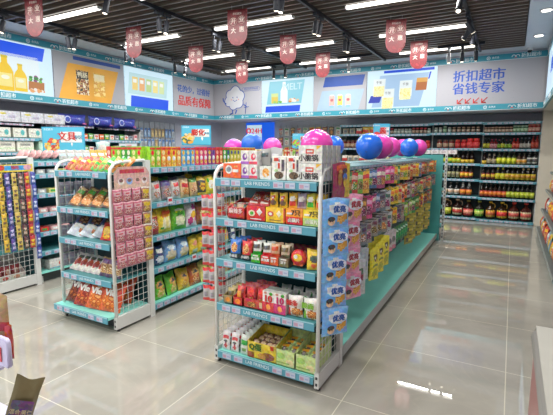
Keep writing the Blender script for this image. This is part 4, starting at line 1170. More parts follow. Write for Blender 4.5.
pal = [('#E3D9B8', 'cream', '#C89A3A'), ('#D8C89A', 'straw', '#B8802A'), ('#E8DFC8', 'ivory', '#C8302A'), ('#D8702A', 'burnt orange', '#E8E0C8'), ('#C8302A', 'scarlet', '#E8E0C8'), ('#8ABF3A', 'apple green', '#E8E0A0'), ('#7A2A78', 'plum', '#E8C23A'), ('#E0B02A', 'golden', '#C8502A')]
pr2 = [Proto('snack_tube_box', 'snack box', carton_mb(.066, .05, .155, c, [('r', .5, .88, .5, .06, c2), ('e', .5, .5, .3, .16, '#F0E8D0'), ('r', .5, .15, .4, .1, c2)]), desc=f'{n} squat snack box') for c, n, c2 in pal]
seq = [pr2[[0, 0, 1, 0, 1, 2, 0, 1, 3, 4, 2, 5, 6, 3, 4, 2, 0, 7, 7, 1, 7, 7, 7, 1, 7, 7, 0, 2, 1, 7][i]] for i in range(30)]
labs = lab_list([p.desc for p in seq], 'the tall ones', 'far stretch, middle gondola top')
for i, (p, lb) in enumerate(zip(seq, labs)):
    p.put((XB - .04, 4.22 + i * .085, 1.247), E_, lb, 'squat snack boxes on the middle gondola')
def shelf_bags(z, items, group, where, y0=2.57, lean=-.12):
    """items: (proto, width)"""
    y = y0; labs = lab_list([p.desc for p, w_ in items], 'the end rack', where)
    for (p, w_), lb in zip(items, labs):
        p.put((XB - .022 - p.d / 2, y + w_ / 2, z), E_ + random.uniform(-.12, .12), lb, group, rx=lean)
        y += w_ + .008
def bg(desc, w_, h, t, c, art, seed=1, kind='crisp_bag', txt=None):
    parts = []
    if txt:
        l = MB(); l.add(text_mb(txt[0], txt[1], txt[2], .0006, .002), T(0, -t / 2 - .006, h * txt[3])); parts = [('lettering', l)]
    return Proto(kind, 'crisp packet', bag_mb(w_, h, t, c, art, seed=seed), parts, w=w_, d=t, h=h, desc=desc)
mk = [bg('white and red mixed nut bag', .11, .17, .06, '#CFC8C4', [('e', .5, .35, .36, .2, MIX), ('r', .5, .75, .34, .08, '#C8302A')], 1),
      bg('purple-topped see-through snack bag', .11, .17, .06, '#8A7A80', [('r', .5, .85, .5, .14, '#4A3A78'), ('e', .5, .35, .36, .24, MIX)], 2),
      bg('tan bag with red lettering', .12, .18, .06, '#D8B890', [('r', .5, .6, .36, .08, '#C8302A'), ('e', .5, .3, .36, .18, FOOD)], 3),
      bg('green-topped tan bag', .11, .17, .06, '#C8A47A', [('r', .5, .88, .5, .1, '#4F8A3A'), ('e', .5, .35, .36, .24, 'n:#C86A3A,#E8C8A0,#8A3A2A|50')], 4),
      bg('yellow-framed dark bag', .12, .18, .06, '#3A3428', [('r', .5, .9, .5, .1, YL), ('r', .5, .08, .5, .08, YL), ('e', .5, .45, .36, .22, '#E8B83A'), ('r', .5, .45, .3, .05, '#8A1E1E')], 5),
      bg('bright yellow bag with white egg picture', .12, .185, .06, '#E8D02A', [('e', .5, .5, .3, .24, '#F4F0E4'), ('e', .55, .45, .1, .08, '#E0A028'), ('r', .2, .75, .14, .08, GN)], 6),
      bg('mauve see-through bag', .10, .165, .05, '#9A8A98', [('e', .5, .4, .36, .24, '#C8B8A8'), ('r', .5, .85, .5, .1, '#6A4A70')], 7)]
shelf_bags(.957, [(mk[0], .11), (mk[1], .11), (mk[0], .11), (mk[2], .12), (mk[3], .11), (mk[4], .12), (mk[5], .125), (mk[6], .1), (mk[6], .1), (mk[1], .11), (mk[3], .11), (mk[2], .12), (mk[4], .12)], 'bags on the second shelf of the middle gondola', 'second shelf of middle gondola')
rear = [mk[1], mk[4], mk[3], mk[6], mk[0], mk[4], mk[3], mk[1], mk[6]]
labs = lab_list([p.desc for p in rear], 'the end rack', 'rear file, second shelf of middle gondola')
for i, (p, lb) in enumerate(zip(rear, labs)): p.put((XB - .19, 2.62 + i * .125, .957), E_ + random.uniform(-.3, .3), lb, 'rear bags on the second shelf', rx=-.2, sc=1.12)
big = [bg('red and black spicy crisp bag', .13, .2, .07, '#B0302A', [('r', .5, .9, .5, .1, YL), ('e', .5, .5, .36, .22, MIX)], 8),
       bg('large yellow banana crisp bag', .19, .235, .085, '#E8CF22', [('e', .58, .38, .28, .26, '#EFE6C8'), ('e', .5, .70, .26, .13, '#D98A22'), ('e', .6, .36, .12, .2, '#E8D89A'), ('e', .3, .2, .08, .05, GN)], 9, txt=('甘粒脆', .035, '#B8401E|0.5', .74)),
       bg('large lime green crisp bag', .18, .235, .085, '#6CB52C', [('e', .52, .34, .34, .22, '#E6E4C4'), ('e', .45, .72, .3, .1, '#D4DC5A'), ('d', .5, .75, .34, .06, '#F0F0E0')], 10, txt=('薯愿', .04, '#2F7A28|0.5', .62)),
       bg('pink and white dragon fruit crisp bag', .14, .22, .07, '#E8DCE0', [('e', .3, .25, .2, .16, '#C8287A'), ('e', .7, .8, .2, .1, '#C83A88'), ('e', .6, .5, .28, .14, '#E8B83A'), ('r', .8, .3, .1, .1, '#D85A98')], 11),
       bg('brown and cream crisp bag', .13, .22, .07, '#8A4A28', [('e', .6, .4, .34, .3, '#E8D0A0'), ('e', .6, .36, .2, .16, '#D9982E')], 12),
       bg('cream and yellow crisp bag', .13, .21, .07, '#E8D8A0', [('e', .5, .5, .3, .2, '#D9A02A')], 13)]
shelf_bags(.672, [(big[0], .07), (big[1], .185), (big[2], .18), (big[3], .14), (big[4], .13), (big[5], .13), (big[4], .13), (big[0], .13), (big[5], .13)], 'crisp bags on the third shelf of the middle gondola', 'third shelf of middle gondola', y0=2.54)
bl = [bg('navy seafood cracker bag', .12, .17, .06, '#1E3A6A', [('e', .5, .3, .36, .2, '#D8DCE4'), ('r', .5, .75, .34, .08, WH)], 14),
      bg('light blue rounded cracker bag', .16, .19, .08, '#7FA8D8', [('e', .5, .3, .36, .24, '#D8CCB4'), ('e', .5, .68, .3, .1, '#E8F0F8'), ('e', .5, .14, .36, .1, '#E0C080')], 15),
      bg('yellow bag with pink child picture', .13, .18, .07, '#E8C82A', [('e', .5, .6, .3, .14, '#E8A090'), ('e', .5, .2, .3, .12, '#D8E0C8')], 16),
      bg('red bag with prawn picture', .13, .18, .07, '#C8302A', [('e', .5, .45, .34, .24, '#E8B83A'), ('e', .5, .45, .2, .14, '#C84A2A')], 17)]
shelf_bags(.397, [(bl[0], .12), (bl[1], .16), (bl[1], .16), (bl[2], .12), (bl[2], .12), (bl[3], .12), (bl[3], .12), (bl[2], .12), (bl[0], .12)], 'cracker bags on the fourth shelf of the middle gondola', 'fourth shelf of middle gondola')
bo = [bg('green bag with cartoon bear face', .15, .2, .075, '#6FB83A', [('e', .5, .62, .34, .16, '#D9A868'), ('e', .5, .62, .2, .08, '#3A3A48'), ('e', .5, .25, .34, .16, 'n:#D8C890,#C8A050,#8ABF3A|40'), ('r', .8, .4, .1, .05, '#C8302A')], 18),
      bg('yellow bag with cartoon bear face', .15, .2, .075, '#E0B82A', [('e', .5, .62, .34, .16, '#D9A868'), ('e', .5, .62, .2, .08, '#3A3A48'), ('e', .5, .25, .34, .16, 'n:#D8B870,#C88A30,#E0C040|40')], 19),
      bg('brown bag with cartoon bear face', .15, .2, .075, '#B8662A', [('e', .5, .62, .34, .16, '#E0B078'), ('e', .5, .62, .2, .08, '#3A3A48'), ('e', .5, .25, .34, .16, 'n:#D8B870,#B83A28,#E0C8A0|40')], 20),
      bg('pale yellow crisp bag', .14, .2, .07, '#E0D88A', [('e', .5, .4, .3, .2, '#F0E8C8')], 21)]
shelf_bags(.088, [(bo[0], .15), (bo[0], .15), (bo[1], .15), (bo[2], .15), (bo[3], .14), (bo[3], .14), (bo[1], .15), (bo[2], .15)], 'crisp bags on the base deck of the middle gondola', 'base deck of middle gondola', y0=2.56, lean=-.25)
for i in range(2):
    tg = MB(); rect(tg, -.03, .03, 0, .06, 0, '#E0E4EA'); rect(tg, -.022, .022, .02, .045, -.001, '#C8404A'); tg.poly([(-.03, .002, 0), (-.03, .002, .06), (.03, .002, .06), (.03, .002, 0)], '#E0E4EA')
    o = obj('price_card', tg, None, (XB + .012, (2.72, 3.02)[i], (.93, .36)[i]), E_); tag(o, f'small white price card with red print clipped to the {["second", "fourth"][i]} shelf rail', 'card')

# ---- pouches on the peg rows of the long gondola
PH = [('#3A8A4A', 'green', '#C8E0B0'), ('#C8302A', 'red', '#E8C8B8'), ('#8AC05A', 'light green', '#E8E8D0'), ('#E8B83A', 'amber', '#C8302A'), ('#4A6A9A', 'slate blue', '#C8D0E0'), ('#B0487E', 'rose', '#E8E0D0'), ('#D84A88', 'magenta', '#E8B0C8'), ('#E8C82A', 'yellow', '#E88A2A'), ('#D8C49A', 'cream', '#C8302A'),
      ('#B8302A', 'brick red', '#E8D0A0'), ('#E0772A', 'orange', '#F0E0B0'), ('#6E727C', 'silver-grey', '#3A2A40'), ('#958C86', 'pale see-through', '#6A3A40'), ('#7A4A2A', 'brown', '#D8A85A'), ('#B8BABC', 'white', '#2A5A3A'), ('#5F7878', 'grey-green', '#A84A3A'), ('#1F7A4A', 'emerald', '#2A9A5A')]
def pouch(c, c2, w_, h, sd, food):
    hp = MB()
    mb = bag_mb(w_, h, .022, c, [('e', .5, .34, .38, .2, food), ('r', .5, .7, .36, .08, c2)], nx=8, ny=11, seed=sd)
    return mb
foods = [FOOD, MIX, 'n:#E8C23A,#3F9A3A,#E8E0C8|60', 'n:#B83A70,#5A2A4A,#E0A8C0|60', 'n:#A9884A,#5A4A2A,#D8C8A0|60', 'n:#4A4450,#B8B0A8,#A84A3A|60']
hk = MB(); hk.tube([(0, .045, .012), (0, .0, .012), (0, -.05, .012)], .0025, '#B8B8BC|0.3|0.8', 5)
PP = {}
XR = lambda y: -.96 - .0138 * (y - 2.52)
def pp(ci, w_, h, fi=0):
    k = (ci, w_, h, fi)
    if k not in PP:
        c, n, c2 = PH[ci]
        hk = MB(); hk.tube([(0, .10, h - .006), (0, -.02, h - .006)], .0022, '#C8C8CC|0.3|0.6', 5)
        hh = MB(); hh.cbox((0, 0, h + .003), (w_ * .22, .002, .012), '#8A8C90|0.3')
        PP[k] = Proto('hanging_pouch', 'snack packet', pouch(c, c2, w_, h, ci * 3 + fi, foods[fi]), [('hang_tab', hh)], w=w_, h=h, d=.022, desc=f'{n} hanging pouch')
    return PP[k]
rows = [
    (1.262, .162, 'top peg row', [(0, .08), (1, .08), (2, .09), (3, .09), (4, .08), (4, .08), (5, .1), (5, .1), (6, .12), (6, .12), (7, .1), (0, .08), (7, .12), (7, .12), (8, .1), (9, .12), (8, .12), (7, .12), (4, .12), (5, .1), (9, .1), (13, .12), (15, .12), (13, .12), (10, .14), (13, .14), (3, .14)]),
    (1.055, .165, 'second peg row', [(13, .1), (11, .09), (13, .09), (6, .11), (5, .11), (4, .08), (11, .1), (14, .12), (7, .12), (7, .13), (8, .12), (10, .1), (10, .1), (14, .12), (15, .12), (5, .1), (13, .12), (15, .12), (8, .12), (13, .12), (9, .12), (15, .12), (8, .12), (15, .12), (11, .12), (11, .14)]),
    (.855, .165, 'third peg row', [(11, .09), (12, .1), (11, .1), (12, .11), (12, .11), (11, .1), (12, .13), (14, .12), (13, .1), (7, .1), (11, .12), (12, .12), (2, .12), (15, .12), (2, .12), (0, .12), (0, .12), (13, .12), (3, .12), (0, .12), (13, .12), (15, .12), (9, .12), (13, .12)]),
]
for z0, h, rn, seq in rows:
    y = 2.70 if z0 > 1.2 else 2.76
    descs = [PH[c][1] + ' hanging pouch' for c, w_ in seq]
    labs = lab_list(descs, 'the pink strip', f'outer layer of the {rn}')
    labs2 = lab_list(descs, 'the pink strip', f'inner layer of the {rn}')
    for i, ((c, w_), lb, lb2) in enumerate(zip(seq, labs, labs2)):
        fi = (i * 7 + c) % 6
        hgt = h + .01 * ((i * 5) % 4 - 1.5)
        hgt = round(hgt, 3)
        p = pp(c, round(w_ * 1.12, 3), hgt, fi)
        yy = y + w_ / 2
        lift = z0 - .014 - hgt
        p.put((XR(yy) + .0, yy, lift), E_ - .38 + random.uniform(-.25, .2), lb, f'pouches on the {rn}', ry=0)
        if i < 20 and i % 3 == 0: p.put((XR(yy) - .055, yy + .004, lift), E_ - .3 + random.uniform(-.15, .15), lb2, f'pouches on the {rn}')
        hk = MB() ; y += w_ + .042
# peg hooks as parts of the gondola
hkm = MB(); hkm.tube([(.03, 0, 0), (.345, 0, .0), (.352, 0, .01)], .0028, '#3A3C40|0.4|0.6', 5)
hkme = hkm.mesh('peg_hook')
n_h = 0
for z0, h, rn, seq in rows:
    y = 2.70 if z0 > 1.2 else 2.76
    for c, w_ in seq:
        if n_h < 96:
            obj('peg_hook', hkme, gA, (0, y + w_ / 2 - 2.52, z0 - .018)); n_h += 1
        y += w_ + .032
# lowest row: white bags, yellow bags, green boxes
p = Proto('long_white_bag', 'snack packet', bag_mb(.13, .32, .05, '#C9CBCE', [('e', .5, .55, .2, .09, '#4A6A5A'), ('e', .5, .42, .24, .08, '#8A3A4A'), ('e', .45, .28, .16, .05, '#5A6A9A'), ('r', .5, .92, .5, .06, '#A8B0B8')], seed=40))
for i in range(3): p.put((-.945 - .045 * i, 2.98 + .02 * i, .315), E_ - .6, f'{["outer", "middle", "inner"][i]} long white bag hanging beside the pink strip', 'long white bags')
p2 = Proto('long_white_bag', 'snack packet', bag_mb(.11, .26, .045, '#B5BCC0', [('e', .5, .5, .24, .1, '#7A8A90')], seed=41))
for i in range(2): p2.put((-.97 - .05 * i, 3.17, .375), E_ - .5, f'{["outer", "inner"][i]} grey see-through bag hanging between the white and yellow bags', 'grey bags')
p = Proto('yellow_pouch_bag', 'snack packet', bag_mb(.13, .27, .04, '#E2D61E', [('e', .5, .7, .22, .1, '#5A4A2A'), ('e', .5, .7, .12, .05, WH), ('e', .5, .22, .3, .12, '#A8A828'), ('r', .5, .45, .3, .03, '#7A8A1E')], seed=42))
for i in range(6): p.put((-.94 - .045 * (i % 2), 3.36 + .17 * (i // 2), .33 + .02 * (i // 2)), E_ - .55 + .2 * (-1) ** i, f'{["outer", "inner"][i % 2]} bright yellow hanging bag, {ordw(i // 2)} peg from the white bags', 'bright yellow bags')
p = Proto('pink_card_pack', 'snack packet', bag_mb(.12, .2, .03, '#C8C0C4', [('r', .5, .1, .5, .1, '#D88AA0'), ('e', .5, .5, .3, .16, '#6A6A70')], seed=43))
for i in range(3): p.put((-.99, 3.88 + .15 * i, .42), E_ - .4, f'{ordw(i)} grey pack with pink base from the yellow bags, lowest peg row', 'pink-based packs')
p = Proto('green_box_pack', 'snack packet', bag_mb(.075, .16, .03, '#1F7A4A', [('r', .5, .75, .4, .06, '#C8E0D0'), ('e', .5, .4, .3, .2, '#2F9A5A')], nx=8, ny=10, seed=44))
for i in range(5): p.put((-1.0, 4.36 + .11 * i, .45), E_ - .4, f'{ordw(i)} dark green pack from the pink-based packs, lowest peg row', 'dark green packs')
p = Proto('striped_box_pack', 'snack packet', bag_mb(.2, .1, .03, '#9A9240', [('r', .5, .5, .4, .12, '#D8C870'), ('r', .25, .5, .12, .3, '#4A4430')], nx=10, ny=8, seed=45))
for j in range(3):
    for i in range(6): p.put((-1.01 - .02 * (i % 2), 5.05 + .26 * i, .30 + .12 * j), E_ - .3, f'olive and gold pack, {["lowest", "middle", "highest"][j]} of its hanging column, {ordw(i)} column from green packs', 'olive and gold packs')

# ---- bottles and jars on the rear wall shelving
X_L = -3.46
def brow(z, seq, x0, x1, where, group, yy=9.2, depth_rows=1):
    n = len(seq); step = (x1 - x0) / n
    labs = lab_list([p.desc for p in seq], 'the column', where)[:]
    # counted from the column: reverse order
    rs = list(reversed(seq)); labs = lab_list([p.desc for p in rs], 'the column', where)
    for i, (p, lb) in enumerate(zip(rs, labs)):
        p.put((x1 - step * (i + .5), yy + .03 + p.d / 2, z), random.uniform(-.2, .2), lb, group, sc=min(1.12, .285 / p.h) if p.h < .3 else 1.08)
GL = '#1E1512|0.12'
oil = '#7A4A12|0.12'
j1 = bottle('oil_jug', 'bottle', 'red-capped dark oil jug with pink label', .078, .33, '#2A120C|0.12', '#C8262B', '#D8A890', labtop='#B8303A', shoulder=.58, nr=.3)
j2 = bottle('oil_jug', 'bottle', 'brown jug with yellow-green label', .078, .33, '#2E1A10|0.12', '#B89068', '#B8C83A', shoulder=.58, handle='#B89068', labtop='#D8D86A')
j3 = bottle('oil_jug', 'bottle', 'brown jug with cream and red label', .085, .335, '#2A120C|0.12', '#C8A890', '#E0D8B8', labtop='#B83A30', shoulder=.58, handle='#B8A088')
j4 = bottle('oil_jug', 'bottle', 'dark jug with red striped label', .082, .32, '#2A100C|0.12', '#7A6A28', '#C8403A', labtop='#E8A08A', shoulder=.6)
j5 = bottle('oil_jug', 'bottle', 'dark jug with lime green label', .078, .32, '#1E1C12|0.12', '#8A8A28', '#7AB82A', labtop='#C8D87A', shoulder=.6)
j6 = bottle('oil_jug', 'bottle', 'jug with orange label and yellow ribbon handle', .075, .32, '#3A2410|0.12', '#D8B048', '#E0B02A', labtop='#C86A2A', shoulder=.58, handle='#D8B048')
j7 = bottle('oil_jug', 'bottle', 'jug with broad yellow label', .083, .32, '#2E1C0C|0.12', '#D8B048', '#E8C22A', labtop='#D8302A', shoulder=.58, handle='#D8B048', lab_z=(.1, .52))
j8 = bottle('oil_jug', 'bottle', 'red-capped jug with cream flower label', .083, .325, '#4A1A12|0.12', '#D8303A', '#D8C8A0', labtop='#C85A50', shoulder=.58)
brow(.06, [j1, j2, j3, j4, j5, j6, j7, j8, j8], -1.42, .40, 'lowest rear shelf', 'oil jugs on the lowest rear shelf')
def b4(desc, body, cap, lab, lt=None, r=.036, h=.25, **k): return bottle('sauce_bottle', 'bottle', desc, r, h, body, cap, lab, labtop=lt, **k)
a1 = b4('black-capped bottle with white label', '#1E1C1E|0.12', '#2A2A2C', '#E8E4DC', '#D8B8A0', r=.046, h=.24)
a2 = b4('silver-shouldered bottle with orange label', '#3A3434|0.12', '#8A8A8A', '#E2701E', '#EBA04A', r=.046, h=.24, neck_lab='#C8C8C8')
a3 = b4('brown bottle with red label', '#1E100C|0.12', '#2A1A18', '#B8352A', '#E0884A')
a4 = b4('dark bottle with lime yellow label', '#16140E|0.12', '#1E1C1A', '#B8C22E', '#D0D86A')
brow(.49, [a1, a1, a1, a2, a2], -1.23, -.66, 'second lowest rear shelf', 'sauce bottles on the second lowest rear shelf')
brow(.478, [a3] * 6 + [a4] * 6, -.52, .41, 'second lowest rear shelf', 'sauce bottles on the second lowest rear shelf')
c1 = b4('dark wine bottle with white neck', '#14161A|0.12', '#D8D8D0', '#B8B08A', '#8A8468', neck_lab='#E0DCD0', r=.034, h=.29)
c2 = b4('wine bottle with white neck and orange label', '#1E1410|0.12', '#D8D8D0', '#E0702A', '#E8C04A', neck_lab='#E0DCD0', r=.036, h=.27)
c3 = b4('red-capped dark bottle with small yellow label', '#1C0E0C|0.12', '#B8262B', '#8A2A24', '#D8B83A', r=.034, h=.27)
c4 = b4('bottle with two yellow bands', '#1A160E|0.12', '#D8CC2A', '#D8D02A', neck_lab='#C8C02A', r=.04, h=.28)
c5 = b4('yellow-capped dark bottle with square yellow label', '#14120E|0.12', '#D8C02A', '#D8C030', '#C89A28', r=.042, h=.27)
c6 = b4('red-capped bottle with tan neck and yellow label', '#1C1410|0.12', '#B8302A', '#D8C030', '#B8862A', neck_lab='#C8B088', r=.04, h=.28)
brow(.83, [c1, c1, c1, c1, c2, c2, c3], -1.23, -.66, 'third lowest rear shelf', 'bottles on the third lowest rear shelf')
brow(.818, [c3, c3, c3, c4, c4, c5, c5, c5, c6, c6, c6], -.52, .41, 'third lowest rear shelf', 'bottles on the third lowest rear shelf')
d1 = b4('dark bottle with green base label', '#14140E|0.12', '#1E1E1A', '#2FA040', '#D8CC3A', h=.24, lab_z=(.04, .45))
d2 = b4('dark bottle with yellow base label', '#18140E|0.12', '#1E1A18', '#D8B82A', '#B8C83A', h=.24, lab_z=(.04, .4))
d3 = b4('slim brown bottle with short yellow label', '#1E0E0A|0.12', '#2A1412', '#D8B42A', h=.22, r=.036, lab_z=(.05, .32))
d4 = b4('beige-labelled bottle with pale neck', '#2A1C14|0.12', '#3A2A24', '#A89A80', neck_lab='#B8A890', h=.2, r=.038)
d5 = b4('clear bottle with bright yellow-green label', '#2A3010|0.12', '#2A3A1A', '#C8D02A', '#E0E04A', h=.22, r=.035, lab_z=(.1, .55))
d6 = b4('amber bottle with orange and cream label', '#3A1E0C|0.12', '#2A1A14', '#D8C49A', '#D8982E', h=.2, r=.038)
d7 = b4('black bottle with white star label', '#121214|0.12', '#E0E0DC', '#E4E2DC', '#3A3A3E', h=.25, r=.036, neck_lab='#2A2A2E')
brow(1.14, [d1, d1, d2, d2, d3, d3, d3], -1.23, -.66, 'fourth lowest rear shelf', 'bottles on the fourth lowest rear shelf')
brow(1.128, [d3, d4, d4, d5, d5, d5, d5, d6, d6, d7, d7], -.52, .41, 'fourth lowest rear shelf', 'bottles on the fourth lowest rear shelf')
e1 = jar('dark red jar with cream label', .045, .15, '#7A1A16|0.15', '#5A1414', '#C8A890')
e2 = jar('bright red jar with red lid', .045, .15, '#B8262B|0.15', '#C8302E', '#D84A48')
e3 = jar('large scarlet jar', .056, .17, '#C8302E|0.15', '#D83A38', '#D8504A')
brow(1.44, [e1] * 10, -3.42, -2.42, 'second highest rear shelf, farthest bay', 'red jars'), 
brow(1.428, [e1, e1, e1, e1, e1, e1, e1, e2], -2.40, -1.5, 'second highest rear shelf, third bay', 'red jars')
brow(1.44, [e1, e1, e1, e2, e2, e3, e3], -1.38, -.58, 'second highest rear shelf, second bay', 'red jars')
s1 = b4('small yellow-labelled bottle', '#1C1A10|0.12', '#2A2A1A', '#C8C23A', h=.19, r=.027)
s2 = b4('small wine-red bottle with pale label', '#6A1A20|0.12', '#8A1E24', '#C88A90', h=.17, r=.036)
s3 = b4('small green-labelled bottle', '#1A1E10|0.12', '#8A1E1E', '#8AA83A', h=.16, r=.03)
s4 = b4('small red pepper sauce bottle', '#8A2018|0.12', '#B83A2A', '#C85A48', h=.18, r=.03)
s5 = b4('small pale-labelled vinegar bottle', '#1E1816|0.12', '#6A6A70', '#B8B0A8', h=.19, r=.03)
s6 = b4('slim tall chilli oil bottle', '#7A1E14|0.12', '#6A1A14', '#B84A38', h=.22, r=.028)
brow(1.428, [s1, s1, s2, s2, s3, s1, s3, s3, s4, s4, s5, s5, s5, s6, s6], -.52, .41, 'second highest rear shelf', 'small bottles on the second highest rear shelf')
f1 = jar('tiny tan-lidded jar', .031, .10, '#4A3A30|0.15', '#A88A78', '#B8A090')
f2 = jar('tiny green jar', .031, .12, '#5A7A60|0.15', '#8AA890', '#A8C0A0')
f3 = jar('tall pink jar', .036, .14, '#8A3A38|0.15', '#A86058', '#C89A90')
f4 = jar('tiny pale jar', .031, .10, '#8A9490|0.15', '#A8A8A0', '#B8BCB4')
f5 = jar('tiny red-lidded jar', .031, .11, '#4A2A28|0.15', '#B83A3A', '#A89080')
brow(1.733, [f1] * 8 + [f2] * 4 + [f3] * 3, -.52, .41, 'highest rear shelf, bay by the column', 'tiny jars')
brow(1.745, [f4, f4, f2, f4, f1, f1, f1, f1, f1, f1], -1.45, -.58, 'highest rear shelf, second bay', 'tiny jars')
brow(1.733, [f5, f5, f4, f4, f4, f4, f4, f5, f5, f5, f5, f4], -2.42, -1.5, 'highest rear shelf, third bay', 'tiny jars')
g1 = bag('seasoning_pack', 'food packet', 'yellow and red seasoning pack', .16, .15, .05, '#D8B42A', [('r', .5, .4, .36, .16, '#C8402A'), ('e', .5, .7, .3, .1, '#E8D890')], seed=50)
g2 = bag('seasoning_pack', 'food packet', 'pale seasoning pack', .12, .12, .05, '#A89E90', [('e', .5, .5, .3, .24, '#5A5A60')], seed=51)
g3 = bag('seasoning_pack', 'food packet', 'red and white seasoning pack', .12, .12, .05, '#C9C4BC', [('r', .5, .3, .5, .3, '#B83A38')], seed=52)
brow(1.745, [g2, g2, g3, g1, g1, g3], -3.42, -2.48, 'highest rear shelf, farthest bay', 'seasoning packs')
brow(1.14, [g3, g2, g2, g3, g1, g2, g3], -3.42, -2.48, 'fourth lowest rear shelf, farthest bay', 'seasoning packs')
w1 = b4('white-topped vinegar bottle', '#1E1C1A|0.12', '#D8D8D8', '#B8A078', h=.22, r=.034)
brow(1.128, [w1] * 10, -2.42, -1.55, 'fourth lowest rear shelf, third bay', 'vinegar bottles')

# dried food packs on the rear peg panel
hp = [bag('dried_food_pack', 'food packet', f'{n} dried food pack', .13, .2, .03, c, [('e', .5, .35, .34, .22, f_), ('r', .5, .8, .4, .1, c2)], seed=i, nx=8, ny=10) for i, (n, c, c2, f_) in enumerate((('grey', '#A8A8A8', '#C86A60', MIX), ('yellow', '#D8B83A', '#C8302A', FOOD), ('dark', '#5A4A44', '#C8B080', FOOD), ('white', '#D0CCC4', '#4A8A4A', MIX), ('maroon', '#7A2A2E', '#D8B07A', MIX), ('golden', '#D9A02A', '#E8D8A0', FOOD)))]
for row, (z, sq) in enumerate(((1.74, [0, 3, 2, 0, 3, 1, 1, 4, 2, 3]), (1.50, [4, 3, 2, 3, 0, 1, 2, 4, 0, 3]), (1.26, [0, 1, 1, 3, 2, 1, 5, 5, 5, 5]), (1.02, [5, 1, 5, 5, 3, 5, 5, 5, 5, 5]))):
    seq = [hp[i] for i in sq]
    labs = lab_list([p.desc for p in seq], 'the blue screen', f'{["top", "second", "third", "fourth"][row]} row of the rear peg panel')
    for i, (p, lb) in enumerate(zip(seq, labs)): p.put((-5.2 + i * .172, 9.59, z), 0, lb, 'dried food packs')
# toothbrush and comb packs on the long wall peg panel
tp = [bag('blister_card', 'household pack', f'{n} card pack', .085, .19, .02, c, [('r', .5, .85, .5, .14, c2), ('e', .5, .4, .28, .3, c3)], seed=i, nx=6, ny=8) for i, (n, c, c2, c3) in enumerate((('blue', '#7A94B8', '#3A5A8A', '#A8B8C8'), ('kraft', '#B8A078', '#8A7450', '#C8B48A'), ('white', '#B8BEC4', '#5A7AA8', '#8A9098')))]
for row, (z, sq) in enumerate(((1.66, [0, 0, 2, 0, 0, 1, 1, 1, 1, 0, 0, 2]), (1.42, [2, 0, 2, 2, 0, 2, 1, 2, 0, 2, 0, 2]))):
    seq = [tp[i] for i in sq]; labs = lab_list([p.desc for p in seq], 'the tissue packs', f'{["upper", "lower"][row]} row, long wall peg panel')
    for i, (p, lb) in enumerate(zip(seq, labs)): p.put((X0 + .07, 6.45 + i * .108, z), E_, lb, 'card packs on the long wall')

# ---- tissue packs on the long wall shelving
XW = -6.62
l = MB(); disc(l, -.15, .1, .06, .06, -.0872, '#C8D0E8'); disc(l, -.15, .1, .045, .045, -.0876, '#1E2F9A'); l.add(text_mb('心相', .05, '#C8D0E8|0.5', .0005), T(.04, -.0872, .11)); rect(l, .14, .22, .03, .05, -.08, '#C86A8A')
p = Proto('tissue_pack', 'tissue pack', bag_mb(.54, .2, .17, '#22329C', [], nx=12, ny=8, seed=60), [('print', l)])
for i, y in enumerate((4.84, 5.42, 5.99)): p.put((XW - .15, y, 1.793), E_, f'{ordw(i)} large blue tissue pack from the white bundles, top of the long wall shelving', 'blue tissue packs')
for i in range(5):
    m = carton_mb(.36, .22, .16, '#C9C7CE', [('d', .25, .5, .05, .1, '#A8A6B0'), ('d', .6, .5, .05, .1, '#A8A6B0'), ('r', .75, .2, .12, .06, '#9A98A4')] if i < 2 else [('e', .3, .75, .14, .1, '#C8BE6A'), ('r', .65, .5, .14, .12, '#A8A4B8')])
    o = Proto('tissue_bundle', 'tissue pack', m); o.put((XW - .14, 2.95 + i * .37, 1.793), E_, f'{ordw(i)} pale wrapped tissue bundle from the far-off shelf end, top of the long wall shelving', 'pale tissue bundles')
m1 = carton('paper_pack', 'tissue pack', 'white pack with teal print', .2, .2, .14, '#D8D6CC', [('e', .7, .5, .16, .3, '#5AA8A8'), ('r', .25, .5, .1, .08, '#A8A8A0')])
seq = [m1] * 4
for i in range(4): m1.put((XW - .12, 3.6 + i * .24, 1.568), E_, f'{ordw(i)} white pack with teal print from the far-off end, second shelf, long wall', 'white packs with teal print')
m2 = carton('paper_pack', 'tissue pack', 'cream', .26, .2, .17, '#DEDACE', [('r', .5, .62, .3, .1, '#8A8A80'), ('r', .5, .3, .5, .06, '#C8D8B8')])
m3 = carton('paper_pack', 'tissue pack', 'mint', .3, .2, .17, '#BCD8C4', [('r', .5, .62, .14, .06, '#8AA890')])
for i in range(2): m2.put((XW - .12, 3.62 + i * .29, 1.348), E_, f'{ordw(i)} cream tissue pack from the far-off shelf end, behind the pink rolls', 'cream tissue packs')
m3.put((XW - .12, 4.28, 1.348), E_, 'mint green tissue pack next to the cream ones', None)
rb_ = [carton('small_carton', 'carton', n, .09, .08, h, c, [('r', .5, .6, .36, .14, c2), ('e', .5, .25, .2, .14, c3)]) for n, h, c, c2, c3 in (('pink and white', .11, '#C9A8A8', '#B83A48', WH), ('white and red', .09, '#DAD6D0', '#C83A38', '#E08A4A'), ('orange', .09, '#D8702A', WH, RD), ('grey', .08, '#8A8E98', '#4A4E58', WH), ('green', .1, '#5A9A50', WH, YL))]
for z, n_, off in ((1.568, 'second', 0), (1.348, 'third', 2)):
    sq = [rb_[(i * 3 + off + i // 4) % 5] for i in range(14)]
    for p_ in rb_: p_.desc = {'0': ''}.get('', p_.desc)
    labs = lab_list([p_.desc + ' small carton' for p_ in sq], 'the peg panel', f'{n_} shelf of the long wall')
    for i, (p_, lb) in enumerate(zip(sq, labs)): p_.put((XW - .08, 6.15 - i * .115, z), E_, lb, 'small cartons on the long wall')
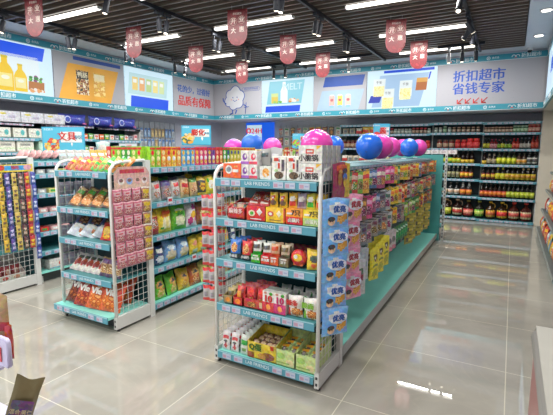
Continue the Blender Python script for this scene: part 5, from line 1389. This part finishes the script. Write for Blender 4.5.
ty = bag('toy_pack', 'packet', 'x', .18, .22, .06, '#B8C8C0', [('e', .5, .6, .3, .2, '#D8C8C0'), ('e', .5, .3, .2, .1, '#6A4A40')], seed=61)
ty.put((-4.5, 3.62, 1.266), radians(29), 'pale green pack standing beside the blue stationery sign', None)

# ---- on the first gondola
def sign_card(kind_label, w_, h, loc, txt, small, food, leg=.12, tc='#C8302A'):
    m = MB(); m.box(-w_ / 2, w_ / 2, -.006, .006, leg, leg + h, '#3FA0C4|0.4'); m.box(-w_ / 2 + .01, w_ / 2 - .01, -.0075, -.006, leg + .01, leg + h - .01, '#55B4D0|0.4')
    o = obj('shelf_sign', m, None, loc, radians(29)); tag(o, kind_label, 'sign')
    f_ = MB(); rect(f_, -w_ * .06, w_ * .44, leg + h * .42, leg + h * .82, -.009, '#EDEBE6'); disc(f_, w_ * .2, leg + h * .36, .012, .03, -.0092, '#EDEBE6', 4); obj('white_panel', f_, o)
    l_ = MB(); l_.add(text_mb(txt, h * (.36 if w_ > .4 else .35), tc + '|0.5', .0008, .004), T(w_ * (.09 if w_ > .4 else .07), -.0105, leg + h * .62)); l_.add(text_mb(small, h * (.17 if w_ > .4 else .12), '#3A8AA8|0.5', .0008, .001), T(w_ * .36, -.0105, leg + h * .6)); l_.add(text_mb('折扣超市', h * .09, '#E8F0F4|0.5', .0005), T(-w_ * .34, -.0085, leg + h * .9)); obj('lettering', l_, o)
    g_ = blob_art(-w_ * .28, leg + h * .33, w_ * .17, h * .24, food, 40, y=-.009, r=(.012, .03)); obj('food_picture', g_[1], o)
    q = MB(); q.box(-.006, .006, -.004, .004, 0, leg, '#B8B8B8|0.3'); q.box(-.05, .05, -.03, .03, 0, .006, '#B8B8B8|0.3'); obj('stand', q, o)
    return o
sign_card('blue stationery sign with red lettering standing on the first gondola', .50, .31, (-4.66, 3.2, 1.28), '文具', '专区', ['#E0B83A', '#D89A3A', '#E8D08A', '#C8503A'], leg=.06)
sign_card('blue snack sign with red lettering on the middle gondola, near the slogan wall', .34, .225, (-3.2, 3.86, 1.278), '膨化', '零食', ['#E0B83A', '#D8A03A', '#3A5A3A', '#E8C8A0'], leg=.165)
sign_card('small blue sign with red lettering among the dried food packs', .30, .24, (-3.03, 6.3, 1.278), '纸', '品', ['#D8503A', '#8ABF3A', '#3A6AA8'], leg=.14)
sign_card('narrow blue sign behind the blue and pink balloons', .2, .24, (-1.42, 5.2, 1.278), '酱', '料', ['#C8303A', '#D8403A'], leg=.2)
pl_ = MB(); 
for k in range(1): pl_.lathe([(.03, 0), (.056, .01), (.06, .014), (.02, .01)], '#C89A98', 18)
P_plate = Proto('pink_paper_plate', 'plate', pl_)
for i in range(7): P_plate.put((-4.30 - .015 * (i % 2), 2.48 + .062 * i, 1.325), 0, f'{ordw(i)} leaning pink plate from the sachet rack, on the first gondola', 'pink plates', rx=radians(58))
wp = bag('white_sachet_pack', 'household pack', 'x', .09, .14, .025, '#A09E9A', [('r', .5, .5, .4, .1, '#A8B8C0')], seed=70, nx=8, ny=8)
yp = bag('yellow_sachet_pack', 'household pack', 'x', .09, .14, .025, '#A88A2E', [('r', .5, .5, .4, .12, '#E8E0C8')], seed=71, nx=8, ny=8)
for i in range(7): (wp if i < 4 else yp).put((-4.27, 2.92 + i * .10, 1.268), E_ - .3, f'{ordw(i if i < 4 else i - 4)} {"white" if i < 4 else "yellow"} slanting pack from the plates, first gondola top', 'slanting packs', rx=-.6)
cc = [('grey and white', '#A8A8AC', WH), ('pale yellow', '#D8CC8A', GN), ('pink and white', '#D8A8A8', WH), ('red', '#C8302A', '#3A8A3A')]
for z, n_, ids in ((1.14, 'second', [0, 0, 1]), (.938, 'third', [0, 1, 1]), (.738, 'fourth', [2, 2, 2]), (.538, 'fifth', [3, 2, 2])):
    for i, k in enumerate(ids):
        p = carton('flat_box', 'carton', 'x', .09, .12, .045, cc[k][1], [('r', .5, .5, .3, .25, cc[k][2])]); p.put((-4.28, 2.62 + i * .12, z), E_, f'{ordw(i)} low box from the white upright on the {n_} shelf of the first gondola', 'low boxes on the first gondola')
p = carton('white_carton', 'carton', 'x', .36, .22, .10, '#D5D3D0', [('e', .4, .5, .12, .26, '#C8404A'), ('r', .65, .5, .1, .15, '#C86A70'), ('r', .5, .1, .5, .06, '#6AB0C0')]); p.put((-4.32, 2.82, .125), E_, 'white carton with red marks on the base deck of the first gondola')
up = [carton('upright_pack', 'carton', n, .075, .06, h_, c, [('r', .5, .75, .34, .1, c2), ('e', .5, .35, .3, .18, c3)]) for n, h_, c, c2, c3 in (('silver and black', .13, '#8E8E94', '#2A2A30', '#C0C0C4'), ('dark purple', .11, '#4A2E4A', '#B8A0B8', '#2A1A2A'), ('golden yellow', .14, '#D9A41E', '#8A2A1A', '#E8D080'), ('wine red', .15, '#8E1E24', '#C8A0A0', '#5A1418'), ('pale grey', .10, '#A0A0A8', '#5A5A66', '#C8C8CC'))]
for i, k in enumerate((0, 4, 0, 1, 1, 2, 2, 2, 4, 3, 3)):
    up[k].put((-4.30, 3.72 + i * .09, 1.268), E_ - .3, f'{up[k].desc} upright pack, {ordw(i)} from the stationery sign on the first gondola', 'upright packs on the first gondola')
m = MB(); m.box(-.12, .12, -.004, .004, .09, .2, '#C9CCD0|0.4'); m.box(-.005, .005, -.003, .003, 0, .09, '#B8B8B8|0.3'); m.box(-.04, .04, -.03, .03, 0, .005, '#B8B8B8|0.3')
o = obj('shelf_sign', m, None, (-4.5, 4.02, 1.268), radians(29)); tag(o, 'small white price sign on a stand behind the slim packet rack', 'sign')
m = MB(); rect(m, -.06, .06, .11, .14, -.0046, '#3A3A44'); rect(m, -.02, .05, .15, .185, -.0046, '#D89AA0'); rect(m, -.09, -.04, .15, .17, -.0046, '#6A6A74'); obj('print', m, o)
# coffee sachet strips on its mesh
hd = MB(); rect(hd, -.17, .17, 0, .07, -.002, '#D8C040'); rect(hd, -.1, .1, .015, .06, -.0025, '#4A90C8'); disc(hd, .12, .04, .04, .026, -.0028, '#C89AA8'); disc(hd, -.13, .04, .035, .024, -.0028, '#B8403A'); hd.add(text_mb('领吃', .04, '#C8302A|0.5', .0005, .001), T(0, -.003, .037)); hd.poly([(-.17, .002, 0), (-.17, .002, .07), (.17, .002, .07), (.17, .002, 0)], '#D8D8D0')
tag(obj('header_card', hd, None, (-4.16, 2.33, 1.175), E_), 'yellow and blue header card above the coffee sachet strips', 'card')
sc_ = [('#C8A84A', 'yellow', '#6A4A2A', 0), ('#3A2F7A', 'violet', '#C8C0E0', 1), ('#C8B06A', 'sand', '#5A3A28', 2), ('#4A2420', 'dark brown', '#C8B0A0', 3), ('#A82A2E', 'red', '#D8C040', 4), ('#2F3A8A', 'navy blue', '#C8CCE0', 5)]
for c, n, c2, i in sc_:
    p = bag('coffee_sachet', 'sachet', n, .05, .125, .02, c, [('e', .5, .62, .3, .1, c2), ('r', .5, .3, .3, .1, c2), ('r', .5, .02, .5, .03, '#C8B050'), ('r', .5, .98, .5, .03, '#C8B050')], nx=6, ny=10, seed=i)
    for j in range(7 if i == 5 else 6): p.put((-4.155 + .006 * (j % 2), 2.185 + i * .062 + .002 * j, 1.04 - .126 * j), E_ + .12 * (-1) ** (i + j), f'{n} coffee sachet, {ordw(j)} from the top of its strip', 'coffee sachet strips')
p = tray('x', .28, .2, .06, '#CFC4BC', [('e', .3, .5, .1, .3, '#B8403A'), ('e', .7, .5, .12, .3, '#C88A70')], hb=.22); p.put((-4.36, 2.27, .098), E_, 'white slant-sided tray of red packs at the base of the sachet rack')
q = bag('red_sweet_pack', 'sweet packet', 'x', .08, .12, .03, '#8E2028', [('e', .5, .5, .3, .2, '#C8A090')], nx=8, ny=8, seed=80)
for i in range(6): q.put((-4.33 - .06 * (i % 2), 2.19 + .085 * (i // 2), .11), E_, f'{["outer", "inner"][i % 2]} red pack, {ordw(i // 2)} from the tray low end, base of the sachet rack', 'red packs in the slant-sided tray', rx=-.15)

# ---- right-hand rack
rp = [bag('bright_snack_bag', 'snack packet', f'{n} snack bag', .15, .2, .06, c, [('e', .5, .35, .34, .2, f_), ('r', .5, .75, .34, .09, c2)], seed=i + 90) for i, (n, c, c2, f_) in enumerate((('red', '#B8282A', YL, FOOD), ('yellow', '#D8B82A', RD, FOOD), ('light blue', '#8AA0B0', WH, MIX), ('green', '#5A9A3A', WH, FOOD), ('orange', '#D0702A', WH, MIX), ('cream', '#C8BCA0', RD, FOOD)))]
r = random.Random(9)
for si, (z, d) in enumerate(((.1, .55), (.42, .5), (.75, .46), (1.05, .42), (1.35, .38), (1.62, .34))):
    ch = [[0, 4, 2, 0, 1], [0, 1, 4, 0, 2], [1, 0, 5, 0, 4], [5, 1, 2, 4, 1], [3, 1, 5, 2, 3], [2, 3, 5, 1, 2]][si]
    seq = [rp[ch[(i * 2 + i // 5) % 5]] for i in range(17)]
    labs = lab_list([p.desc for p in seq], 'the column', f'{["base", "second", "third", "fourth", "fifth", "top"][si]} tier of the aisle rack')
    for i, (p, lb) in enumerate(zip(seq, labs)): p.put((X1 - d + .06, 8.38 - i * .2, z), -E_ + r.uniform(-.3, .3), lb, 'snack bags on the rack under the bulkhead', rx=-.12)

# ---- balloons
def balloon_mb(c):
    mb = MB(); R = .125
    pr_ = []
    for i in range(19):
        a = -pi / 2 + pi * i / 18
        rr = R * cos(a); zz_ = R * sin(a)
        if zz_ < 0: rr *= 1 + .05 * zz_ / R; zz_ *= 1.12
        pr_.append((max(rr, .0008), zz_))
    mb.lathe(pr_, c, 26)
    return mb
kn = lambda c: (lambda m: (m.lathe([(.012, -.155), (.006, -.145), (.008, -.138)], c, 8), m)[1])(MB())
stars = lambda c: (lambda m: ([disc(m, .05 * cos(a * 1.3 + k) * .8, .05 * sin(a * 1.7 + k), .006, .006, -.1262 + .02 * 0, c, 6) for a in range(3) for k in range(3)], m)[1])(MB())
Pk = Proto('balloon', 'balloon', balloon_mb('#CF3F9C|0.16'), [('knot', kn('#B02F80|0.3'))])
Bb = Proto('balloon', 'balloon', balloon_mb('#1F5FC8|0.16'), [('knot', kn('#17489A|0.3'))])
bal = [(Pk, -1.42, 3.24, 1.432, 1.08, 'large pink balloon behind the big white cartons'), (Bb, -1.62, 4.12, 1.43, .9, 'blue balloon half hidden behind the large pink one'),
       (Bb, -1.20, 3.98, 1.432, 1.02, 'blue balloon in front of the pink pair, on the long gondola'), (Pk, -1.17, 4.27, 1.432, 1.0, 'pink balloon touching the blue one from behind'), (Pk, -1.28, 5.1, 1.432, .95, 'smaller pink balloon next in line beyond the blue and pink pair'),
       (Pk, -1.42, 6.35, 1.432, 1.0, 'far pink balloon on the sign side of the far blue one'), (Bb, -1.27, 6.1, 1.432, 1.02, 'far blue balloon between two pink ones'), (Pk, -1.22, 6.5, 1.432, 1.0, 'farthest pink balloon near the gondola end panel'),
       (Pk, -3.12, 4.5, 1.395, 1.08, 'pink balloon over the upright snack boxes beside the snack sign'), (Bb, -2.83, 4.47, 1.46, 1.08, 'blue balloon in front of the blue screen'), (Pk, -2.98, 5.25, 1.432, 1.06, 'pink balloon below the edge of the blue screen'), (Bb, -3.30, 4.75, 1.43, .9, 'blue balloon almost hidden behind a pink one by the snack sign')]
for p, x, y, z, s, lb in bal: p.put((x, y, z), random.uniform(.1, .6), lb, 'balloons on the gondola tops', rx=-1.25, sc=s)
bx_ = carton('stacked_carton', 'carton', 'x', .12, .1, .06, '#D8D0CE', [('e', .5, .5, .3, .3, '#B8A8A8')])
for i in range(4): bx_.put((-1.2 + .13 * i, 7.08, 1.082 + .26), 0, f'{ordw(i)} pale small carton on the far end of the long gondola', 'pale cartons')

# ---- chest freezer
fz = empty('chest_freezer', (.117, 1.71, 0)); tag(fz, 'grey-rimmed chest freezer with glass lid at the aisle side', 'freezer')
m = MB(); m.box(.0, .80, -2.6, -.0, .06, .70, '#8A5450|0.35'); obj('body', m, fz)
m = MB(); m.box(.05, .77, -2.57, -.05, 0, .06, '#3A3A3C|0.5'); obj('plinth', m, fz)
m = MB()
def rim(x0, x1, y0, y1):
    m.box(x0, x1, y0, y1, .70, .765, '#7E7E7C|0.35'); m.box(x0, x1, y0, y1, .765, .78, '#B5B1A8|0.3')
rim(0, .05, -2.6, -.0); rim(.05, .76, -.07, 0); rim(.76, .82, -2.6, 0); rim(.07, .76, -2.6, -2.53)
m.tube([(.014, -.02, .748), (.014, -2.6, .748)], .028, '#85827E|0.35', 10); m.tube([(.0, -.014, .748), (.82, -.014, .748)], .030, '#5A5856|0.35', 10)
obj('rim', m, fz)
m = MB(); m.box(.05, .76, -2.53, -.07, .705, .712, '#2A2E30|0.25'); obj('inner_floor', m, fz)
m = MB(); m.box(.055, .42, -2.52, -.075, .760, .766, '#30353A|0.1'); m.box(.40, .76, -2.52, -.075, .768, .774, '#30353A|0.1'); obj('lid', m, fz)
m = MB(); m.box(.09, .72, -.16, -.15, .766, .778, '#8A8A88|0.3'); m.box(.075, .09, -2.5, -.11, .767, .776, '#5A5A58|0.3'); obj('lid_frame', m, fz)

# ---- near display stand with pouch
st = empty('display_stand', (-1.75, .8, 0)); tag(st, 'white display stand at the lower corner holding packets', 'shelf rack')
m = MB(); m.box(-.35, .19, -.008, .008, .60, .705, '#C9C5DE|0.4'); m.tube([(-.35, .0, .705), (.185, .0, .705), (.192, .0, .695), (.192, .0, .61)], .009, '#BEB9D6|0.4', 8); obj('front_panel', m, st)
m = MB(); m.box(-.35, .15, -.4, .0, .585, .595, '#C8C4D8|0.4'); obj('tray', m, st)
m = MB(); m.box(-.35, .42, -.35, .12, .27, .29, '#C8C4D8|0.4'); obj('shelf', m, st)
for sx in (-.33, .36):
    for sy in (-.33, .1): m = MB(); m.box(sx, sx + .02, sy, sy + .02, 0, .27, '#C8C4D8|0.4'); obj('leg', m, st)
m = MB(); m.box(-.33, -.31, -.33, -.31, .29, .57, '#C8C4D8|0.4'); m.box(.0, .02, -.33, -.31, .29, .57, '#C8C4D8|0.4'); obj('strut', m, st)
m = MB(); m.box(.13, .16, -.0125, -.0105, .62, .675, '#C8303A'); m.box(.137, .153, -.013, -.0126, .635, .66, '#E8E0E0'); obj('badge', m, st)
l = MB(); rect(l, -.036, .04, .03, .17, -.026, '#4A1E52'); l.add(text_mb('混合果仁', .02, '#C8B88A|0.5', .0005), T(.003, -.027, .125)); l.add(text_mb('每日坚果', .016, '#C8B88A|0.5', .0005), T(.003, -.027, .08))
p = Proto('kraft_pouch', 'snack packet', bag_mb(.098, .25, .036, '#7E7452|0.3|0.3', [], seed=99), [('purple_label', l)]); p.put((-1.595, .80, .295), radians(48), 'olive metallic pouch with purple label standing on the near display stand', rx=-.05, ry=.32)
p = bag('tan_packet', 'snack packet', 'x', .07, .25, .03, '#B89A78', [('r', .5, .5, .5, .1, '#A83A34')], seed=98)
p.put((-1.672, .835, .6), radians(30), 'tan packet with red band rising over the white display stand edge')
q = bag('red_packet', 'snack packet', 'x', .028, .135, .03, '#A8302C', [], seed=97, nx=6, ny=6); q.put((-1.628, .84, .6), radians(30), 'narrow red packet behind the white display stand edge')
